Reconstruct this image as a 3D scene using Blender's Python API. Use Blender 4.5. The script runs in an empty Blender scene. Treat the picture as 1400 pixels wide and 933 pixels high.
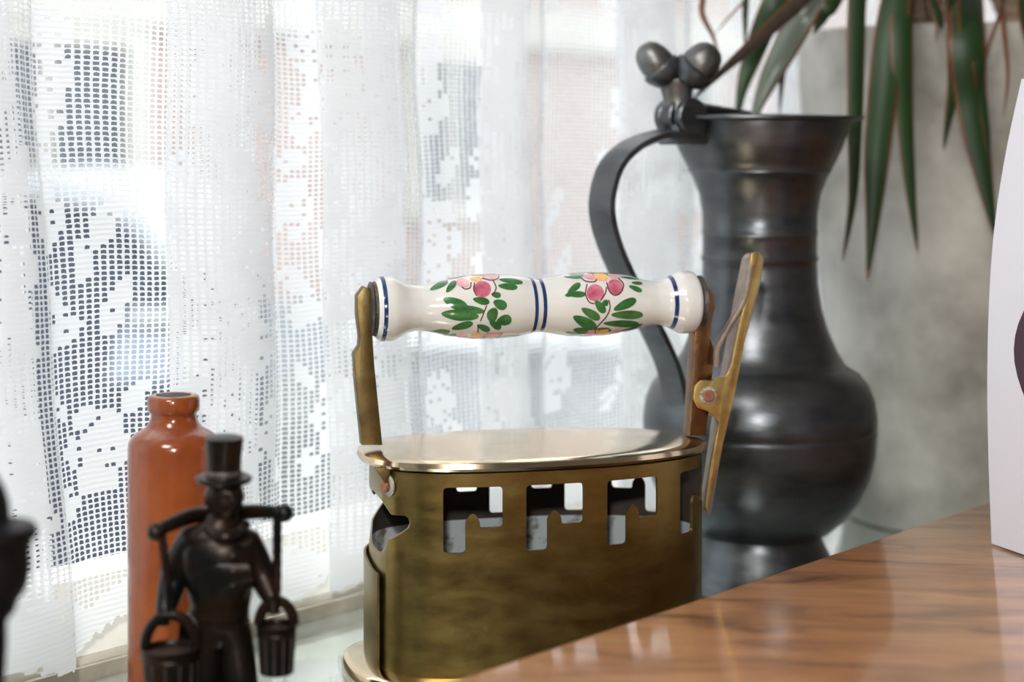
import bpy, bmesh, math, random
import numpy as np
from mathutils import Vector, Matrix, Euler
PI = math.pi
R = math.radians
random.seed(7)
rng = np.random.RandomState(7)
C = bpy.context.scene.collection
sc = bpy.context.scene

# ------------------------------------------------------------------ camera, light, exposure
F = 2500.0            # focal length in pixels of the 1400 px wide frame
HOR = 190.0           # horizon row
H = 0.29              # camera height above the window sill (sill top is z = 0)
cd = bpy.data.cameras.new('camera'); cam = bpy.data.objects.new('camera', cd); C.objects.link(cam)
cam.location = (0, 0, H); cam.rotation_euler = (R(90), 0, 0)
cd.sensor_width = 36; cd.lens = 36 * F / 1400
cd.shift_y = -(466.5 - HOR) / 1400
cd.clip_start = 0.02; cd.clip_end = 200
cd.dof.use_dof = True; cd.dof.focus_distance = 0.965; cd.dof.aperture_fstop = 5.0
sc.camera = cam

world = bpy.data.worlds.new('world'); sc.world = world; world.use_nodes = True
bg = world.node_tree.nodes['Background']
bg.inputs[0].default_value = (0.90, 0.95, 1.0, 1); bg.inputs[1].default_value = 3.2   # bright overcast sky

def area(name, loc, target, size, power, col=(1, 1, 1), size_y=None):
    l = bpy.data.lights.new(name, 'AREA'); l.energy = power; l.color = col; l.size = size
    if size_y: l.shape = 'RECTANGLE'; l.size_y = size_y
    o = bpy.data.objects.new(name, l); C.objects.link(o); o.location = loc
    o.rotation_euler = (Vector(target) - Vector(loc)).to_track_quat('-Z', 'Y').to_euler()
    return o
area('camera_flash', (-0.03, -0.06, H + 0.16), (0.05, 1.0, 0.12), 0.035, 4.0, (1, 0.98, 0.95))
area('fill_light', (-0.55, -0.60, 1.62), (0.1, 1.05, 0.05), 0.7, 27, (1, 0.97, 0.92))  # added soft fill from behind the camera, not a lamp of the room

sc.view_settings.view_transform = 'Standard'; sc.view_settings.look = 'None'
sc.view_settings.gamma = 1; sc.view_settings.use_curve_mapping = False
sc.view_settings.exposure = 0.35

# ------------------------------------------------------------------ frames of reference
W0 = Vector((-0.227, 0.977, 0)); E = Vector((0.65, 0.76, 0)).normalized(); N = Vector((E.y, -E.x, 0))
def P(s, d, z):                     # along the window, out of the window into the room, up
    return W0 + E * s + N * d + Vector((0, 0, z))
WROT = math.atan2(E.y, E.x)
def s_at(px, d=0.0):
    k = (px - 700) / F
    return (k * (W0.y + N.y * d) - W0.x - N.x * d) / (E.x - E.y * k)
def at(px, py, Y):                  # a point at distance Y before the lens
    return Vector(((px - 700) / F * Y, Y, H - (py - HOR) / F * Y))

# ------------------------------------------------------------------ materials
def mat(name, col, rough=0.5, metal=0.0, col2=None, nscale=20, bump=0.0, bscale=60, stretch=(1, 1, 1),
        coat=0.0, coat_rough=0.05, lo=0.35, hi=0.65, detail=4, rvar=0.0, spec=0.5, trans=None):
    m = bpy.data.materials.new(name); m.use_nodes = True; nt = m.node_tree; b = nt.nodes['Principled BSDF']
    b.inputs['Base Color'].default_value = (*col, 1); b.inputs['Roughness'].default_value = rough
    b.inputs['Metallic'].default_value = metal; b.inputs['Coat Weight'].default_value = coat
    b.inputs['Coat Roughness'].default_value = coat_rough; b.inputs['Specular IOR Level'].default_value = spec
    tc = nt.nodes.new('ShaderNodeTexCoord'); mp = nt.nodes.new('ShaderNodeMapping')
    mp.inputs['Scale'].default_value = stretch
    nt.links.new(tc.outputs['Object'], mp.inputs['Vector'])
    if col2 is not None:
        n = nt.nodes.new('ShaderNodeTexNoise'); n.inputs['Scale'].default_value = nscale; n.inputs['Detail'].default_value = detail
        n.inputs['Roughness'].default_value = 0.62
        nt.links.new(mp.outputs[0], n.inputs['Vector'])
        r = nt.nodes.new('ShaderNodeValToRGB'); r.color_ramp.elements[0].position = lo; r.color_ramp.elements[1].position = hi
        r.color_ramp.elements[0].color = (*col, 1); r.color_ramp.elements[1].color = (*col2, 1)
        nt.links.new(n.outputs['Fac'], r.inputs[0]); nt.links.new(r.outputs[0], b.inputs['Base Color'])
        if rvar:
            mr = nt.nodes.new('ShaderNodeMapRange'); mr.inputs[1].default_value = lo; mr.inputs[2].default_value = hi
            mr.inputs[3].default_value = rough - rvar; mr.inputs[4].default_value = rough + rvar
            nt.links.new(n.outputs['Fac'], mr.inputs[0]); nt.links.new(mr.outputs[0], b.inputs['Roughness'])
    if bump:
        n2 = nt.nodes.new('ShaderNodeTexNoise'); n2.inputs['Scale'].default_value = bscale; n2.inputs['Detail'].default_value = 5
        nt.links.new(mp.outputs[0], n2.inputs['Vector'])
        bp = nt.nodes.new('ShaderNodeBump'); bp.inputs['Strength'].default_value = bump; bp.inputs['Distance'].default_value = 0.001
        nt.links.new(n2.outputs['Fac'], bp.inputs['Height']); nt.links.new(bp.outputs[0], b.inputs['Normal'])
    return m
M = {}
M['brass_body'] = mat('aged_brass', (0.20, 0.145, 0.048), 0.36, 1.0, (0.31, 0.23, 0.08), 45, 0.05, 260, stretch=(1, 1, 2.2), rvar=0.06, lo=0.3, hi=0.7, detail=8)
M['brass_top'] = mat('polished_brass', (0.76, 0.64, 0.46), 0.15, 1.0, (0.64, 0.52, 0.34), 30, 0.03, 200, rvar=0.05)
M['brass_post'] = mat('brass_bar', (0.22, 0.165, 0.07), 0.42, 1.0, (0.16, 0.11, 0.045), 90, 0.08, 500)
M['brass_dark'] = mat('brown_brass', (0.26, 0.14, 0.06), 0.35, 1.0, (0.16, 0.09, 0.05), 60, 0.3, 300)
M['brass_gold'] = mat('yellow_brass', (0.62, 0.46, 0.17), 0.38, 1.0, (0.42, 0.28, 0.10), 70, 0.15, 500)
M['brass_grey'] = mat('greyed_brass', (0.42, 0.35, 0.30), 0.42, 0.8, (0.30, 0.22, 0.17), 70, 0.4, 400)
M['zinc'] = mat('zinc_grey_liner', (0.58, 0.64, 0.66), 0.6, 0.15, (0.20, 0.16, 0.10), 75, 0.3, 200, lo=0.54, hi=0.66)
M['shade_soot'] = mat('shade_and_soot_metal', (0.045, 0.035, 0.03), 0.6, 0.2, (0.07, 0.05, 0.04), 60)  # painted shade for upper inner wall and lid gap; soot on the grate
M['black_metal'] = mat('blackened_iron', (0.05, 0.05, 0.055), 0.5, 0.7, (0.13, 0.10, 0.08), 150, 0.8, 500)
M['copper'] = mat('copper_rivet', (0.42, 0.17, 0.10), 0.5, 0.6, (0.25, 0.10, 0.06), 300, 0.5, 800)
M['verdigris'] = mat('crusted_washer', (0.50, 0.52, 0.48), 0.8, 0.1, (0.22, 0.18, 0.12), 350, 1.0, 900)
M['ceramic'] = mat('white_glazed_ceramic', (0.69, 0.685, 0.66), 0.12, 0, (0.65, 0.645, 0.62), 40, coat=0.6)
M['blue'] = mat('cobalt_glaze', (0.006, 0.022, 0.10), 0.12, 0, (0.012, 0.05, 0.16), 180, coat=0.5)
M['green'] = mat('green_glaze', (0.025, 0.11, 0.03), 0.14, 0, (0.05, 0.18, 0.05), 160, coat=0.5)
M['pink'] = mat('rose_glaze', (0.40, 0.06, 0.12), 0.14, 0, (0.60, 0.20, 0.27), 130, coat=0.5)
M['pink2'] = mat('pale_rose_glaze', (0.66, 0.26, 0.32), 0.14, 0, (0.80, 0.45, 0.48), 130, coat=0.5)
M['orange'] = mat('amber_glaze', (0.85, 0.36, 0.06), 0.14, 0, (0.9, 0.55, 0.2), 200, coat=0.5)
M['maroon'] = mat('maroon_line_glaze', (0.10, 0.015, 0.015), 0.14, coat=0.5)
M['pewter'] = mat('dark_pewter', (0.085, 0.092, 0.10), 0.33, 0.9, (0.13, 0.138, 0.146), 25, 0.12, 120, stretch=(1, 1, 3), rvar=0.05)
M['pewter_light'] = mat('worn_pewter', (0.20, 0.205, 0.20), 0.42, 0.9, (0.13, 0.13, 0.125), 60, 0.2, 200)
M['bronze'] = mat('dark_bronze', (0.006, 0.0065, 0.006), 0.34, 0.5, (0.028, 0.012, 0.006), 28, 0.25, 200, lo=0.45, hi=0.7)
M['bronze'].node_tree.nodes['Principled BSDF'].inputs['Specular IOR Level'].default_value = 0.3
M['bronze_pale'] = mat('dusty_bronze', (0.10, 0.085, 0.08), 0.5, 0.5, (0.05, 0.04, 0.035), 90)
M['black_turned'] = mat('black_turned_metal', (0.005, 0.005, 0.006), 0.45, 0.3, (0.008, 0.008, 0.010), 50, spec=0.2)
M['stoneware'] = mat('orange_brown_salt_glaze', (0.28, 0.068, 0.016), 0.2, 0, (0.20, 0.042, 0.010), 25, 0.7, 70, coat=0.35, coat_rough=0.04, detail=8)
M['cork'] = mat('dark_cork', (0.10, 0.09, 0.08), 0.9, 0, (0.05, 0.045, 0.04), 200)
M['concrete'] = mat('grey_concrete_glaze', (0.20, 0.188, 0.158), 0.4, 0, (0.52, 0.50, 0.45), 9, 1.0, 45, detail=9, lo=0.35, hi=0.68)
M['soil'] = mat('potting_soil', (0.03, 0.02, 0.015), 0.95, 0, (0.07, 0.05, 0.03), 60, 1, 80)
M['trunk'] = mat('grey_brown_bark', (0.16, 0.10, 0.07), 0.85, 0, (0.30, 0.22, 0.16), 50, 1, 120, stretch=(1, 1, 4))
M['leaf'] = mat('dark_green_leaf', (0.008, 0.030, 0.009), 0.5, 0, (0.018, 0.055, 0.014), 8, stretch=(1, 1, 0.3))
M['leaf_edge'] = mat('red_brown_leaf_edge', (0.09, 0.025, 0.012), 0.45, 0, (0.15, 0.06, 0.02), 30)
M['leaf_dry'] = mat('dry_brown_leaf', (0.26, 0.10, 0.05), 0.6, 0, (0.14, 0.06, 0.03), 30)
M['leaf_grey'] = mat('silvery_green_leaf', (0.18, 0.20, 0.18), 0.3, 0, (0.09, 0.12, 0.08), 30, stretch=(1, 1, 0.3))
M['leaf_purple'] = mat('purple_grey_leaf', (0.12, 0.085, 0.08), 0.4, 0, (0.06, 0.045, 0.035), 30)
M['card'] = mat('white_card', (0.64, 0.635, 0.70), 0.5, 0)
M['card_print'] = mat('plum_print', (0.05, 0.02, 0.035), 0.5, 0)
M['card_mauve'] = mat('mauve_print', (0.32, 0.22, 0.36), 0.5, 0)
M['cream'] = mat('cream_paint', (0.86, 0.83, 0.74), 0.45, 0, (0.80, 0.76, 0.66), 40, 0.2, 60)
M['strip'] = mat('brown_grey_strip', (0.36, 0.31, 0.24), 0.6, 0, (0.48, 0.44, 0.36), 30)
M['plaster'] = mat('white_plaster', (0.70, 0.69, 0.66), 0.8, 0, (0.64, 0.63, 0.60), 8)
M['floorwood'] = mat('floor_boards', (0.22, 0.13, 0.08), 0.5, 0, (0.30, 0.18, 0.11), 20, stretch=(1, 8, 1))
M['sill'] = mat('pale_green_marble', (0.52, 0.59, 0.55), 0.10, 0.7, (0.66, 0.73, 0.69), 14, 0.15, 160, coat=1.0, detail=8)
M['sill'].node_tree.nodes['Principled BSDF'].inputs['IOR'].default_value = 1.6
M['asphalt'] = mat('street_asphalt', (0.07, 0.075, 0.085), 0.8, 0, (0.09, 0.095, 0.105), 30)
M['pave'] = mat('pavement_slabs', (0.16, 0.16, 0.155), 0.8, 0, (0.2, 0.2, 0.19), 3)
M['brick'] = mat('pale_pink_brick', (0.33, 0.25, 0.22), 0.8, 0, (0.40, 0.31, 0.28), 4)
M['cream_stone'] = mat('cream_stone', (0.45, 0.425, 0.375), 0.7)
M['dark_glass'] = mat('dark_blue_glass', (0.035, 0.045, 0.07), 0.5, 0, (0.05, 0.065, 0.095), 2, spec=0.15)
M['house_glass'] = mat('house_window_glass', (0.06, 0.07, 0.09), 0.5, 0, (0.10, 0.11, 0.13), 2, spec=0.2)
M['car_white_sheen'] = mat('white_trim_and_roof_sheen', (0.40, 0.42, 0.44), 0.5)  # white trim bar; on the roof it stands for sky reflected in dark paint
M['car_dark'] = mat('dark_blue_car_paint', (0.04, 0.05, 0.075), 0.5, spec=0.15)
M['car_pale'] = mat('pale_blue_car_panel', (0.30, 0.34, 0.44), 0.5)
M['rubber'] = mat('tyre_rubber', (0.02, 0.02, 0.02), 0.8)
M['cabinet'] = mat('grey_cabinet_paint', (0.24, 0.25, 0.27), 0.5)
M['white_paint'] = mat('white_paint', (0.85, 0.85, 0.85), 0.5)

def wood_mat():
    m = bpy.data.materials.new('polished_brown_wood'); m.use_nodes = True; nt = m.node_tree; b = nt.nodes['Principled BSDF']
    tc = nt.nodes.new('ShaderNodeTexCoord'); mp = nt.nodes.new('ShaderNodeMapping')
    m0 = nt.nodes.new('ShaderNodeMapping'); m0.inputs['Rotation'].default_value = (0, 0, WROT + R(7)); mp.inputs['Scale'].default_value = (7.0, 30, 30)
    nt.links.new(tc.outputs['Object'], m0.inputs['Vector']); nt.links.new(m0.outputs[0], mp.inputs['Vector'])
    n = nt.nodes.new('ShaderNodeTexNoise'); n.inputs['Scale'].default_value = 1.6; n.inputs['Detail'].default_value = 9; n.inputs['Roughness'].default_value = 0.68
    n.inputs['Distortion'].default_value = 0.7
    nt.links.new(mp.outputs[0], n.inputs['Vector'])
    r = nt.nodes.new('ShaderNodeValToRGB'); cr = r.color_ramp
    cr.elements[0].position = 0.30; cr.elements[0].color = (0.11, 0.042, 0.018, 1)
    cr.elements[1].position = 0.72; cr.elements[1].color = (0.62, 0.31, 0.13, 1)
    e = cr.elements.new(0.5); e.color = (0.42, 0.185, 0.075, 1)
    nt.links.new(n.outputs['Fac'], r.inputs[0]); nt.links.new(r.outputs[0], b.inputs['Base Color'])
    b.inputs['Roughness'].default_value = 0.32; b.inputs['Coat Weight'].default_value = 0.8; b.inputs['Coat Roughness'].default_value = 0.09
    return m
M['wood'] = wood_mat()

def lace_mat():
    m = bpy.data.materials.new('white_cotton_lace'); m.use_nodes = True; nt = m.node_tree
    for n in list(nt.nodes): nt.nodes.remove(n)
    out = nt.nodes.new('ShaderNodeOutputMaterial')
    d = nt.nodes.new('ShaderNodeBsdfDiffuse'); d.inputs[0].default_value = (0.86, 0.88, 0.90, 1)
    t = nt.nodes.new('ShaderNodeBsdfTranslucent'); t.inputs[0].default_value = (0.93, 0.94, 0.95, 1)
    mx = nt.nodes.new('ShaderNodeMixShader'); mx.inputs[0].default_value = 0.6
    nt.links.new(d.outputs[0], mx.inputs[1]); nt.links.new(t.outputs[0], mx.inputs[2]); tr = nt.nodes.new('ShaderNodeBsdfTransparent'); m2 = nt.nodes.new('ShaderNodeMixShader'); m2.inputs[0].default_value = 0.10
    nt.links.new(mx.outputs[0], m2.inputs[1]); nt.links.new(tr.outputs[0], m2.inputs[2]); nt.links.new(m2.outputs[0], out.inputs[0])
    tc = nt.nodes.new('ShaderNodeTexCoord'); w = nt.nodes.new('ShaderNodeTexNoise'); w.inputs['Scale'].default_value = 700
    mp = nt.nodes.new('ShaderNodeMapping'); mp.inputs['Scale'].default_value = (0.5, 0.5, 1.5)
    nt.links.new(tc.outputs['Object'], mp.inputs[0]); nt.links.new(mp.outputs[0], w.inputs['Vector'])
    bp = nt.nodes.new('ShaderNodeBump'); bp.inputs['Strength'].default_value = 0.22; bp.inputs['Distance'].default_value = 0.0006
    wv = nt.nodes.new('ShaderNodeTexWave'); wv.wave_type = 'BANDS'; wv.bands_direction = 'Z'; wv.inputs['Scale'].default_value = 110; wv.inputs['Distortion'].default_value = 1.5
    nt.links.new(tc.outputs['Object'], wv.inputs['Vector'])
    ad = nt.nodes.new('ShaderNodeMath'); ad.operation = 'ADD'; nt.links.new(w.outputs['Fac'], ad.inputs[0]); nt.links.new(wv.outputs['Fac'], ad.inputs[1])
    nt.links.new(ad.outputs[0], bp.inputs['Height']); nt.links.new(bp.outputs[0], d.inputs['Normal']); nt.links.new(bp.outputs[0], t.inputs['Normal'])
    return m
M['lace'] = lace_mat()
def pane_mat():
    m = bpy.data.materials.new('window_glass'); m.use_nodes = True; nt = m.node_tree
    for n in list(nt.nodes): nt.nodes.remove(n)
    out = nt.nodes.new('ShaderNodeOutputMaterial'); g = nt.nodes.new('ShaderNodeBsdfGlossy'); g.inputs['Roughness'].default_value = 0.0
    t = nt.nodes.new('ShaderNodeBsdfTransparent'); t.inputs[0].default_value = (0.97, 0.985, 0.98, 1)
    mx = nt.nodes.new('ShaderNodeMixShader'); mx.inputs[0].default_value = 0.045
    nt.links.new(t.outputs[0], mx.inputs[1]); nt.links.new(g.outputs[0], mx.inputs[2]); nt.links.new(mx.outputs[0], out.inputs[0])
    return m
M['pane'] = pane_mat()

# ------------------------------------------------------------------ mesh helpers
def obj(name, vf, m, parent=None, smooth=True, angle=35, kind=None):
    vs, fs = vf
    me = bpy.data.meshes.new(name); me.from_pydata([tuple(v) for v in vs], [], fs); me.update()
    mats = m if isinstance(m, (list, tuple)) else [m]
    for x in mats: me.materials.append(x)
    bm = bmesh.new(); bm.from_mesh(me); bmesh.ops.recalc_face_normals(bm, faces=bm.faces); bm.to_mesh(me); bm.free()
    if smooth: me.shade_smooth(); me.set_sharp_from_angle(angle=R(angle))
    o = bpy.data.objects.new(name, me); C.objects.link(o)
    if parent: o.parent = parent
    if kind: o['kind'] = kind
    return o
def join(*vfs):
    V = []; Fc = []
    for vs, fs in vfs:
        k = len(V); V += [Vector(v) for v in vs]; Fc += [tuple(i + k for i in f) for f in fs]
    return V, Fc
def xf(vf, mtx): return [mtx @ Vector(v) for v in vf[0]], vf[1]
def lathe(prof, seg=48, cap=True):
    V = []; Fc = []
    n = len(prof)
    for r, z in prof:
        for i in range(seg):
            a = 2 * PI * i / seg; V.append((r * math.cos(a), r * math.sin(a), z))
    for j in range(n - 1):
        for i in range(seg):
            a = j * seg + i; b = j * seg + (i + 1) % seg
            Fc.append((a, b, b + seg, a + seg))
    if cap:
        if prof[0][0] > 1e-6: Fc.append(tuple(range(seg))[::-1])
        if prof[-1][0] > 1e-6: Fc.append(tuple((n - 1) * seg + i for i in range(seg)))
    return V, Fc
def tube(path, rad, seg=10, flat=None, up=(0, 0, 1)):
    """path of points, rad scalar or list; flat = (a,b) ellipse multipliers (side, up)"""
    path = [Vector(p) for p in path]; n = len(path); V = []; Fc = []
    a, b = flat or (1, 1)
    upv = Vector(up)
    for i, p in enumerate(path):
        t = (path[min(i + 1, n - 1)] - path[max(i - 1, 0)]).normalized()
        s = t.cross(upv)
        if s.length < 1e-4: s = t.cross(Vector((1, 0, 0)))
        s.normalize(); u = s.cross(t).normalized()
        r = rad[i] if isinstance(rad, (list, tuple)) else rad
        for k in range(seg):
            q = 2 * PI * k / seg
            V.append(p + s * (r * a * math.cos(q)) + u * (r * b * math.sin(q)))
    for i in range(n - 1):
        for k in range(seg):
            Fc.append((i * seg + k, i * seg + (k + 1) % seg, (i + 1) * seg + (k + 1) % seg, (i + 1) * seg + k))
    Fc.append(tuple(range(seg))[::-1]); Fc.append(tuple((n - 1) * seg + k for k in range(seg)))
    return V, Fc
def smooth_path(pts, m=8):
    pts = [Vector(p) for p in pts]; out = []
    n = len(pts)
    for i in range(n - 1):
        p0 = pts[max(i - 1, 0)]; p1 = pts[i]; p2 = pts[i + 1]; p3 = pts[min(i + 2, n - 1)]
        for k in range(m):
            t = k / m
            out.append(0.5 * ((2 * p1) + (p2 - p0) * t + (2 * p0 - 5 * p1 + 4 * p2 - p3) * t * t + (3 * p1 - p0 - 3 * p2 + p3) * t ** 3))
    out.append(pts[-1]); return out
def box(x0, x1, y0, y1, z0, z1, bev=0.0, seg=2):
    bm = bmesh.new(); bmesh.ops.create_cube(bm, size=1)
    for v in bm.verts:
        v.co = Vector((x0 + (v.co.x + .5) * (x1 - x0), y0 + (v.co.y + .5) * (y1 - y0), z0 + (v.co.z + .5) * (z1 - z0)))
    if bev: bmesh.ops.bevel(bm, geom=list(bm.edges), offset=bev, segments=seg, affect='EDGES', profile=0.5)
    bm.verts.index_update()
    r = ([v.co.copy() for v in bm.verts], [tuple(v.index for v in f.verts) for f in bm.faces]); bm.free(); return r
def prism(poly, h0, h1, bev=0.0):
    """polygon in xy extruded along z"""
    bm = bmesh.new()
    a = [bm.verts.new((x, y, h0)) for x, y in poly]; f = bm.faces.new(a)
    r = bmesh.ops.extrude_face_region(bm, geom=[f])
    for v in r['geom']:
        if isinstance(v, bmesh.types.BMVert): v.co.z = h1
    bmesh.ops.recalc_face_normals(bm, faces=bm.faces)
    if bev:
        ed = [e for e in bm.edges if abs(e.verts[0].co.z - e.verts[1].co.z) < 1e-7]
        bmesh.ops.bevel(bm, geom=ed, offset=bev, segments=2, affect='EDGES', profile=0.5)
    bm.verts.index_update()
    o = ([v.co.copy() for v in bm.verts], [tuple(v.index for v in f.verts) for f in bm.faces]); bm.free(); return o
def sphere(c, r, seg=20, ring=12, sc3=(1, 1, 1)):
    V = []; Fc = []
    pr = [(math.sin(PI * j / ring), -math.cos(PI * j / ring)) for j in range(ring + 1)]
    pr[0] = (1e-5, -1); pr[-1] = (1e-5, 1)
    v, f = lathe(pr, seg)
    return [Vector((c[0] + p[0] * r * sc3[0], c[1] + p[1] * r * sc3[1], c[2] + p[2] * r * sc3[2])) for p in v], f
def align(vf, origin, axis):        # turn a shape built along +z to the given axis
    q = Vector(axis).normalized().to_track_quat('Z', 'Y')
    return [Vector(origin) + q @ Vector(v) for v in vf[0]], vf[1]
def empty(name, label, cat, loc, rz=0, group=None):
    o = bpy.data.objects.new(name, None); C.objects.link(o); o.location = loc; o.rotation_euler = (0, 0, rz)
    o.empty_display_size = 0.02; o['label'] = label; o['category'] = cat
    if group: o['group'] = group
    return o
def wobj(name, vf, m, **k):         # geometry given in window coordinates (s, d, z)
    vs, fs = vf
    o = obj(name, ([Vector((v[0], -v[1], v[2])) for v in vs], fs), m, **k)
    o.location = W0; o.rotation_euler = (0, 0, WROT); return o
def interp(x, xs, ys): return float(np.interp(x, xs, ys))

# ------------------------------------------------------------------ the setting
S0, S1 = -0.42, 1.75
def st(name, vf, m): o = wobj(name, vf, m, smooth=False); o['kind'] = 'structure'; return o
st('floor', box(-3, 3.5, 0.2, 4.2, -0.84, -0.80), M['floorwood'])
st('ceiling', box(-3, 3.5, -0.05, 4.2, 1.80, 1.84), M['plaster'])
st('wall_window_side', join(box(-3, S0, -0.05, 0.22, -0.80, 1.80), box(S1, 3.5, -0.05, 0.22, -0.80, 1.80),
                            box(S0, S1, -0.05, 0.22, -0.80, -0.022), box(S0, S1, -0.05, 0.22, 1.25, 1.80)), M['plaster'])
st('wall_left', box(-3.1, -3, -0.05, 4.2, -0.80, 1.80), M['plaster'])
st('wall_right', box(3.5, 3.6, -0.05, 4.2, -0.80, 1.80), M['plaster'])
st('wall_back', box(-3, 3.5, 4.2, 4.3, -0.80, 1.80), M['plaster'])
sill = wobj('window_sill', box(S0 + .001, S1 - .001, -0.045, 0.288, -0.02, 0.0, 0.003), M['sill']); sill['kind'] = 'structure'
st('trim_1', box(S0 + .001, S1 - .001, -0.012, 0.0005, 0.0, 0.0080), M['strip'])
w1 = bpy.data.objects.new('window_1', None); C.objects.link(w1); w1.location = W0; w1.rotation_euler = (0, 0, WROT); w1['kind'] = 'structure'
def wpart(name, vf, m, sm=True): return obj(name, ([Vector((v[0], -v[1], v[2])) for v in vf[0]], vf[1]), m, parent=w1, smooth=sm)
rv, rf = prism([(-.004, .0075), (-.004, .013), (-.007, .0165), (-.026, .048), (-.045, .052), (-.045, .0075)], S0, S1)
wpart('bottom_rail', ([Vector((p[2], p[0], p[1])) for p in rv], rf), M['cream'])
wpart('top_rail', box(S0, S1, -0.045, -0.004, 1.20, 1.25, 0.003), M['cream'])
for a in (S0, 1.30, S1 - 0.05):
    wpart('stile', box(a, a + 0.05, -0.045, -0.004, 0.052, 1.20, 0.003), M['cream'])
for a, b in ((S0 + .05, 1.30), (1.35, S1 - .05)):
    wpart('pane', box(a, b, -0.028, -0.024, 0.05, 1.202), M['pane'], False)

# ------------------------------------------------------------------ outside
def gz(o, k='structure'): o['kind'] = k; return o
ZS = -1.26
st('street', box(-12, 30, -7.5, -0.06, ZS - 0.1, ZS), M['asphalt'])
st('pavement', box(-12, 30, -7.6, -6.2, ZS, ZS + 0.09), M['pave'])
# opposite house in window coordinates
hb = empty('town_house', 'pale brick house across the street with cream window surrounds', 'house', W0, WROT)
def hp(name, vf, m, par=hb): return obj(name, ([Vector((v[0], -v[1], v[2])) for v in vf[0]], vf[1]), m, parent=par, smooth=False)
HD = -7.6
def s_face(px, D=HD):
    k = (px - 700) / F
    return (k * (W0.y + N.y * D) - W0.x - N.x * D) / (E.x - E.y * k)
hp('wall', box(-4, 26, HD - 0.4, HD, ZS, 7), M['brick'])
hp('plinth', box(-4, 26, HD, HD + 0.06, ZS, ZS + 0.55), M['cabinet'])
hp('cornice', box(-4, 26, HD, HD + 0.10, 0.93, 1.22), M['cream_stone'])
for (a, b) in ((-60, 165), (570, 655), (880, 960), (1180, 1260)):
    x0 = s_face(a); x1 = s_face(b); z0, z1 = -0.15, 0.86
    fr = hp('window', join(box(x0 - .16, x0, HD, HD + .08, z0 - .1, z1 + .07), box(x1, x1 + .16, HD, HD + .08, z0 - .1, z1 + .07),
                           box(x0, x1, HD, HD + .08, z1 - .05, z1 + .07), box(x0, x1, HD, HD + .1, z0 - .1, z0),
                           box((x0 + x1) / 2 - .04, (x0 + x1) / 2 + .04, HD, HD + .05, z0, z1 - .05)), M['cream_stone'])
    hp('pane', box(x0, x1, HD + .005, HD + .02, z0, z1 - .05), M['house_glass'], fr)
# parked car beyond the window, seen at the left
car = empty('parked_car', 'dark car with sky sheen painted on its roof parked outside behind the left part of the curtain', 'car', at(60, 190, 5.0) * 1.0)
car.location.z = ZS; CY = 5.0
def cpx(px, py): q = at(px, py, CY); return (q.x - car.location.x, q.z - ZS)
roof = [cpx(x, y) for x, y in ((-420, 330), (-330, 275), (-200, 248), (-40, 238), (70, 242), (150, 262), (205, 300), (262, 372), (235, 372), (185, 312), (140, 285), (60, 270), (-40, 268), (-200, 278), (-320, 303), (-400, 350))]
def xz_prism(poly, y0, y1, bev=0):  # polygon in x,z extruded along y
    v, f = prism(poly, y0, y1, bev); return [Vector((p[0], p[2], p[1])) for p in v], f
obj('roof', xz_prism(roof, -0.05, 1.5), M['car_white_sheen'], car)  # roof coloured pale to stand for the sky reflected in it
cabin = [cpx(x, y) for x, y in ((-385, 352), (-310, 306), (-200, 282), (-40, 271), (60, 273), (138, 288), (182, 315), (232, 372), (232, 424), (-420, 424))]
obj('window', xz_prism(cabin, 0.02, 1.42), M['dark_glass'], car)
obj('body', xz_prism([cpx(x, y) for x, y in ((-560, 425), (140, 425), (150, 425), (250, 426), (262, 470), (262, 800), (240, 850), (-600, 850), (-640, 700), (-620, 480))], -0.02, 1.5), M['car_dark'], car)
obj('trim_bar', xz_prism([cpx(x, y) for x, y in ((180, 418), (262, 418), (264, 442), (178, 442))], -0.05, -0.021), M['car_white_sheen'], car)
obj('pale_panel', xz_prism([cpx(x, y) for x, y in ((165, 452), (258, 452), (262, 520), (150, 520))], -0.04, -0.021), M['car_pale'], car)
for x in (-430, 90):
    q = cpx(x, 0); wv = align(lathe([(0.02, -0.1), (0.30, -0.1), (0.32, -0.06), (0.32, 0.06), (0.30, 0.1), (0.02, 0.1)], 32), (q[0], 0.1, 0.32), (0, 1, 0))
    obj('wheel', wv, M['rubber'], car)
ub = empty('utility_cabinet', 'low grey cabinet with white top outside behind middle curtain', 'cabinet', (0, 0, 0))
ub.location = (at(560, 190, 4.0).x, 4.0, ZS)
bw = at(905, 190, 4.0).x - at(500, 190, 4.0).x
zt = at(0, 478, 4.0).z - ZS
obj('cabinet_body', box(-0.09, bw, 0.02, 0.45, 0, zt, 0.01), M['cabinet'], ub)
obj('cabinet_top', box(-0.14, bw + .03, -0.02, 0.5, zt, zt + 0.05, 0.008), M['white_paint'], ub)
obj('door', box(0.0, bw / 2 - .01, 0.005, 0.019, 0.1, zt - .06, 0.004), M['cabinet'], ub)
obj('door', box(bw / 2 + .01, bw - .05, 0.005, 0.019, 0.1, zt - .06, 0.004), M['cabinet'], ub)

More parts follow.
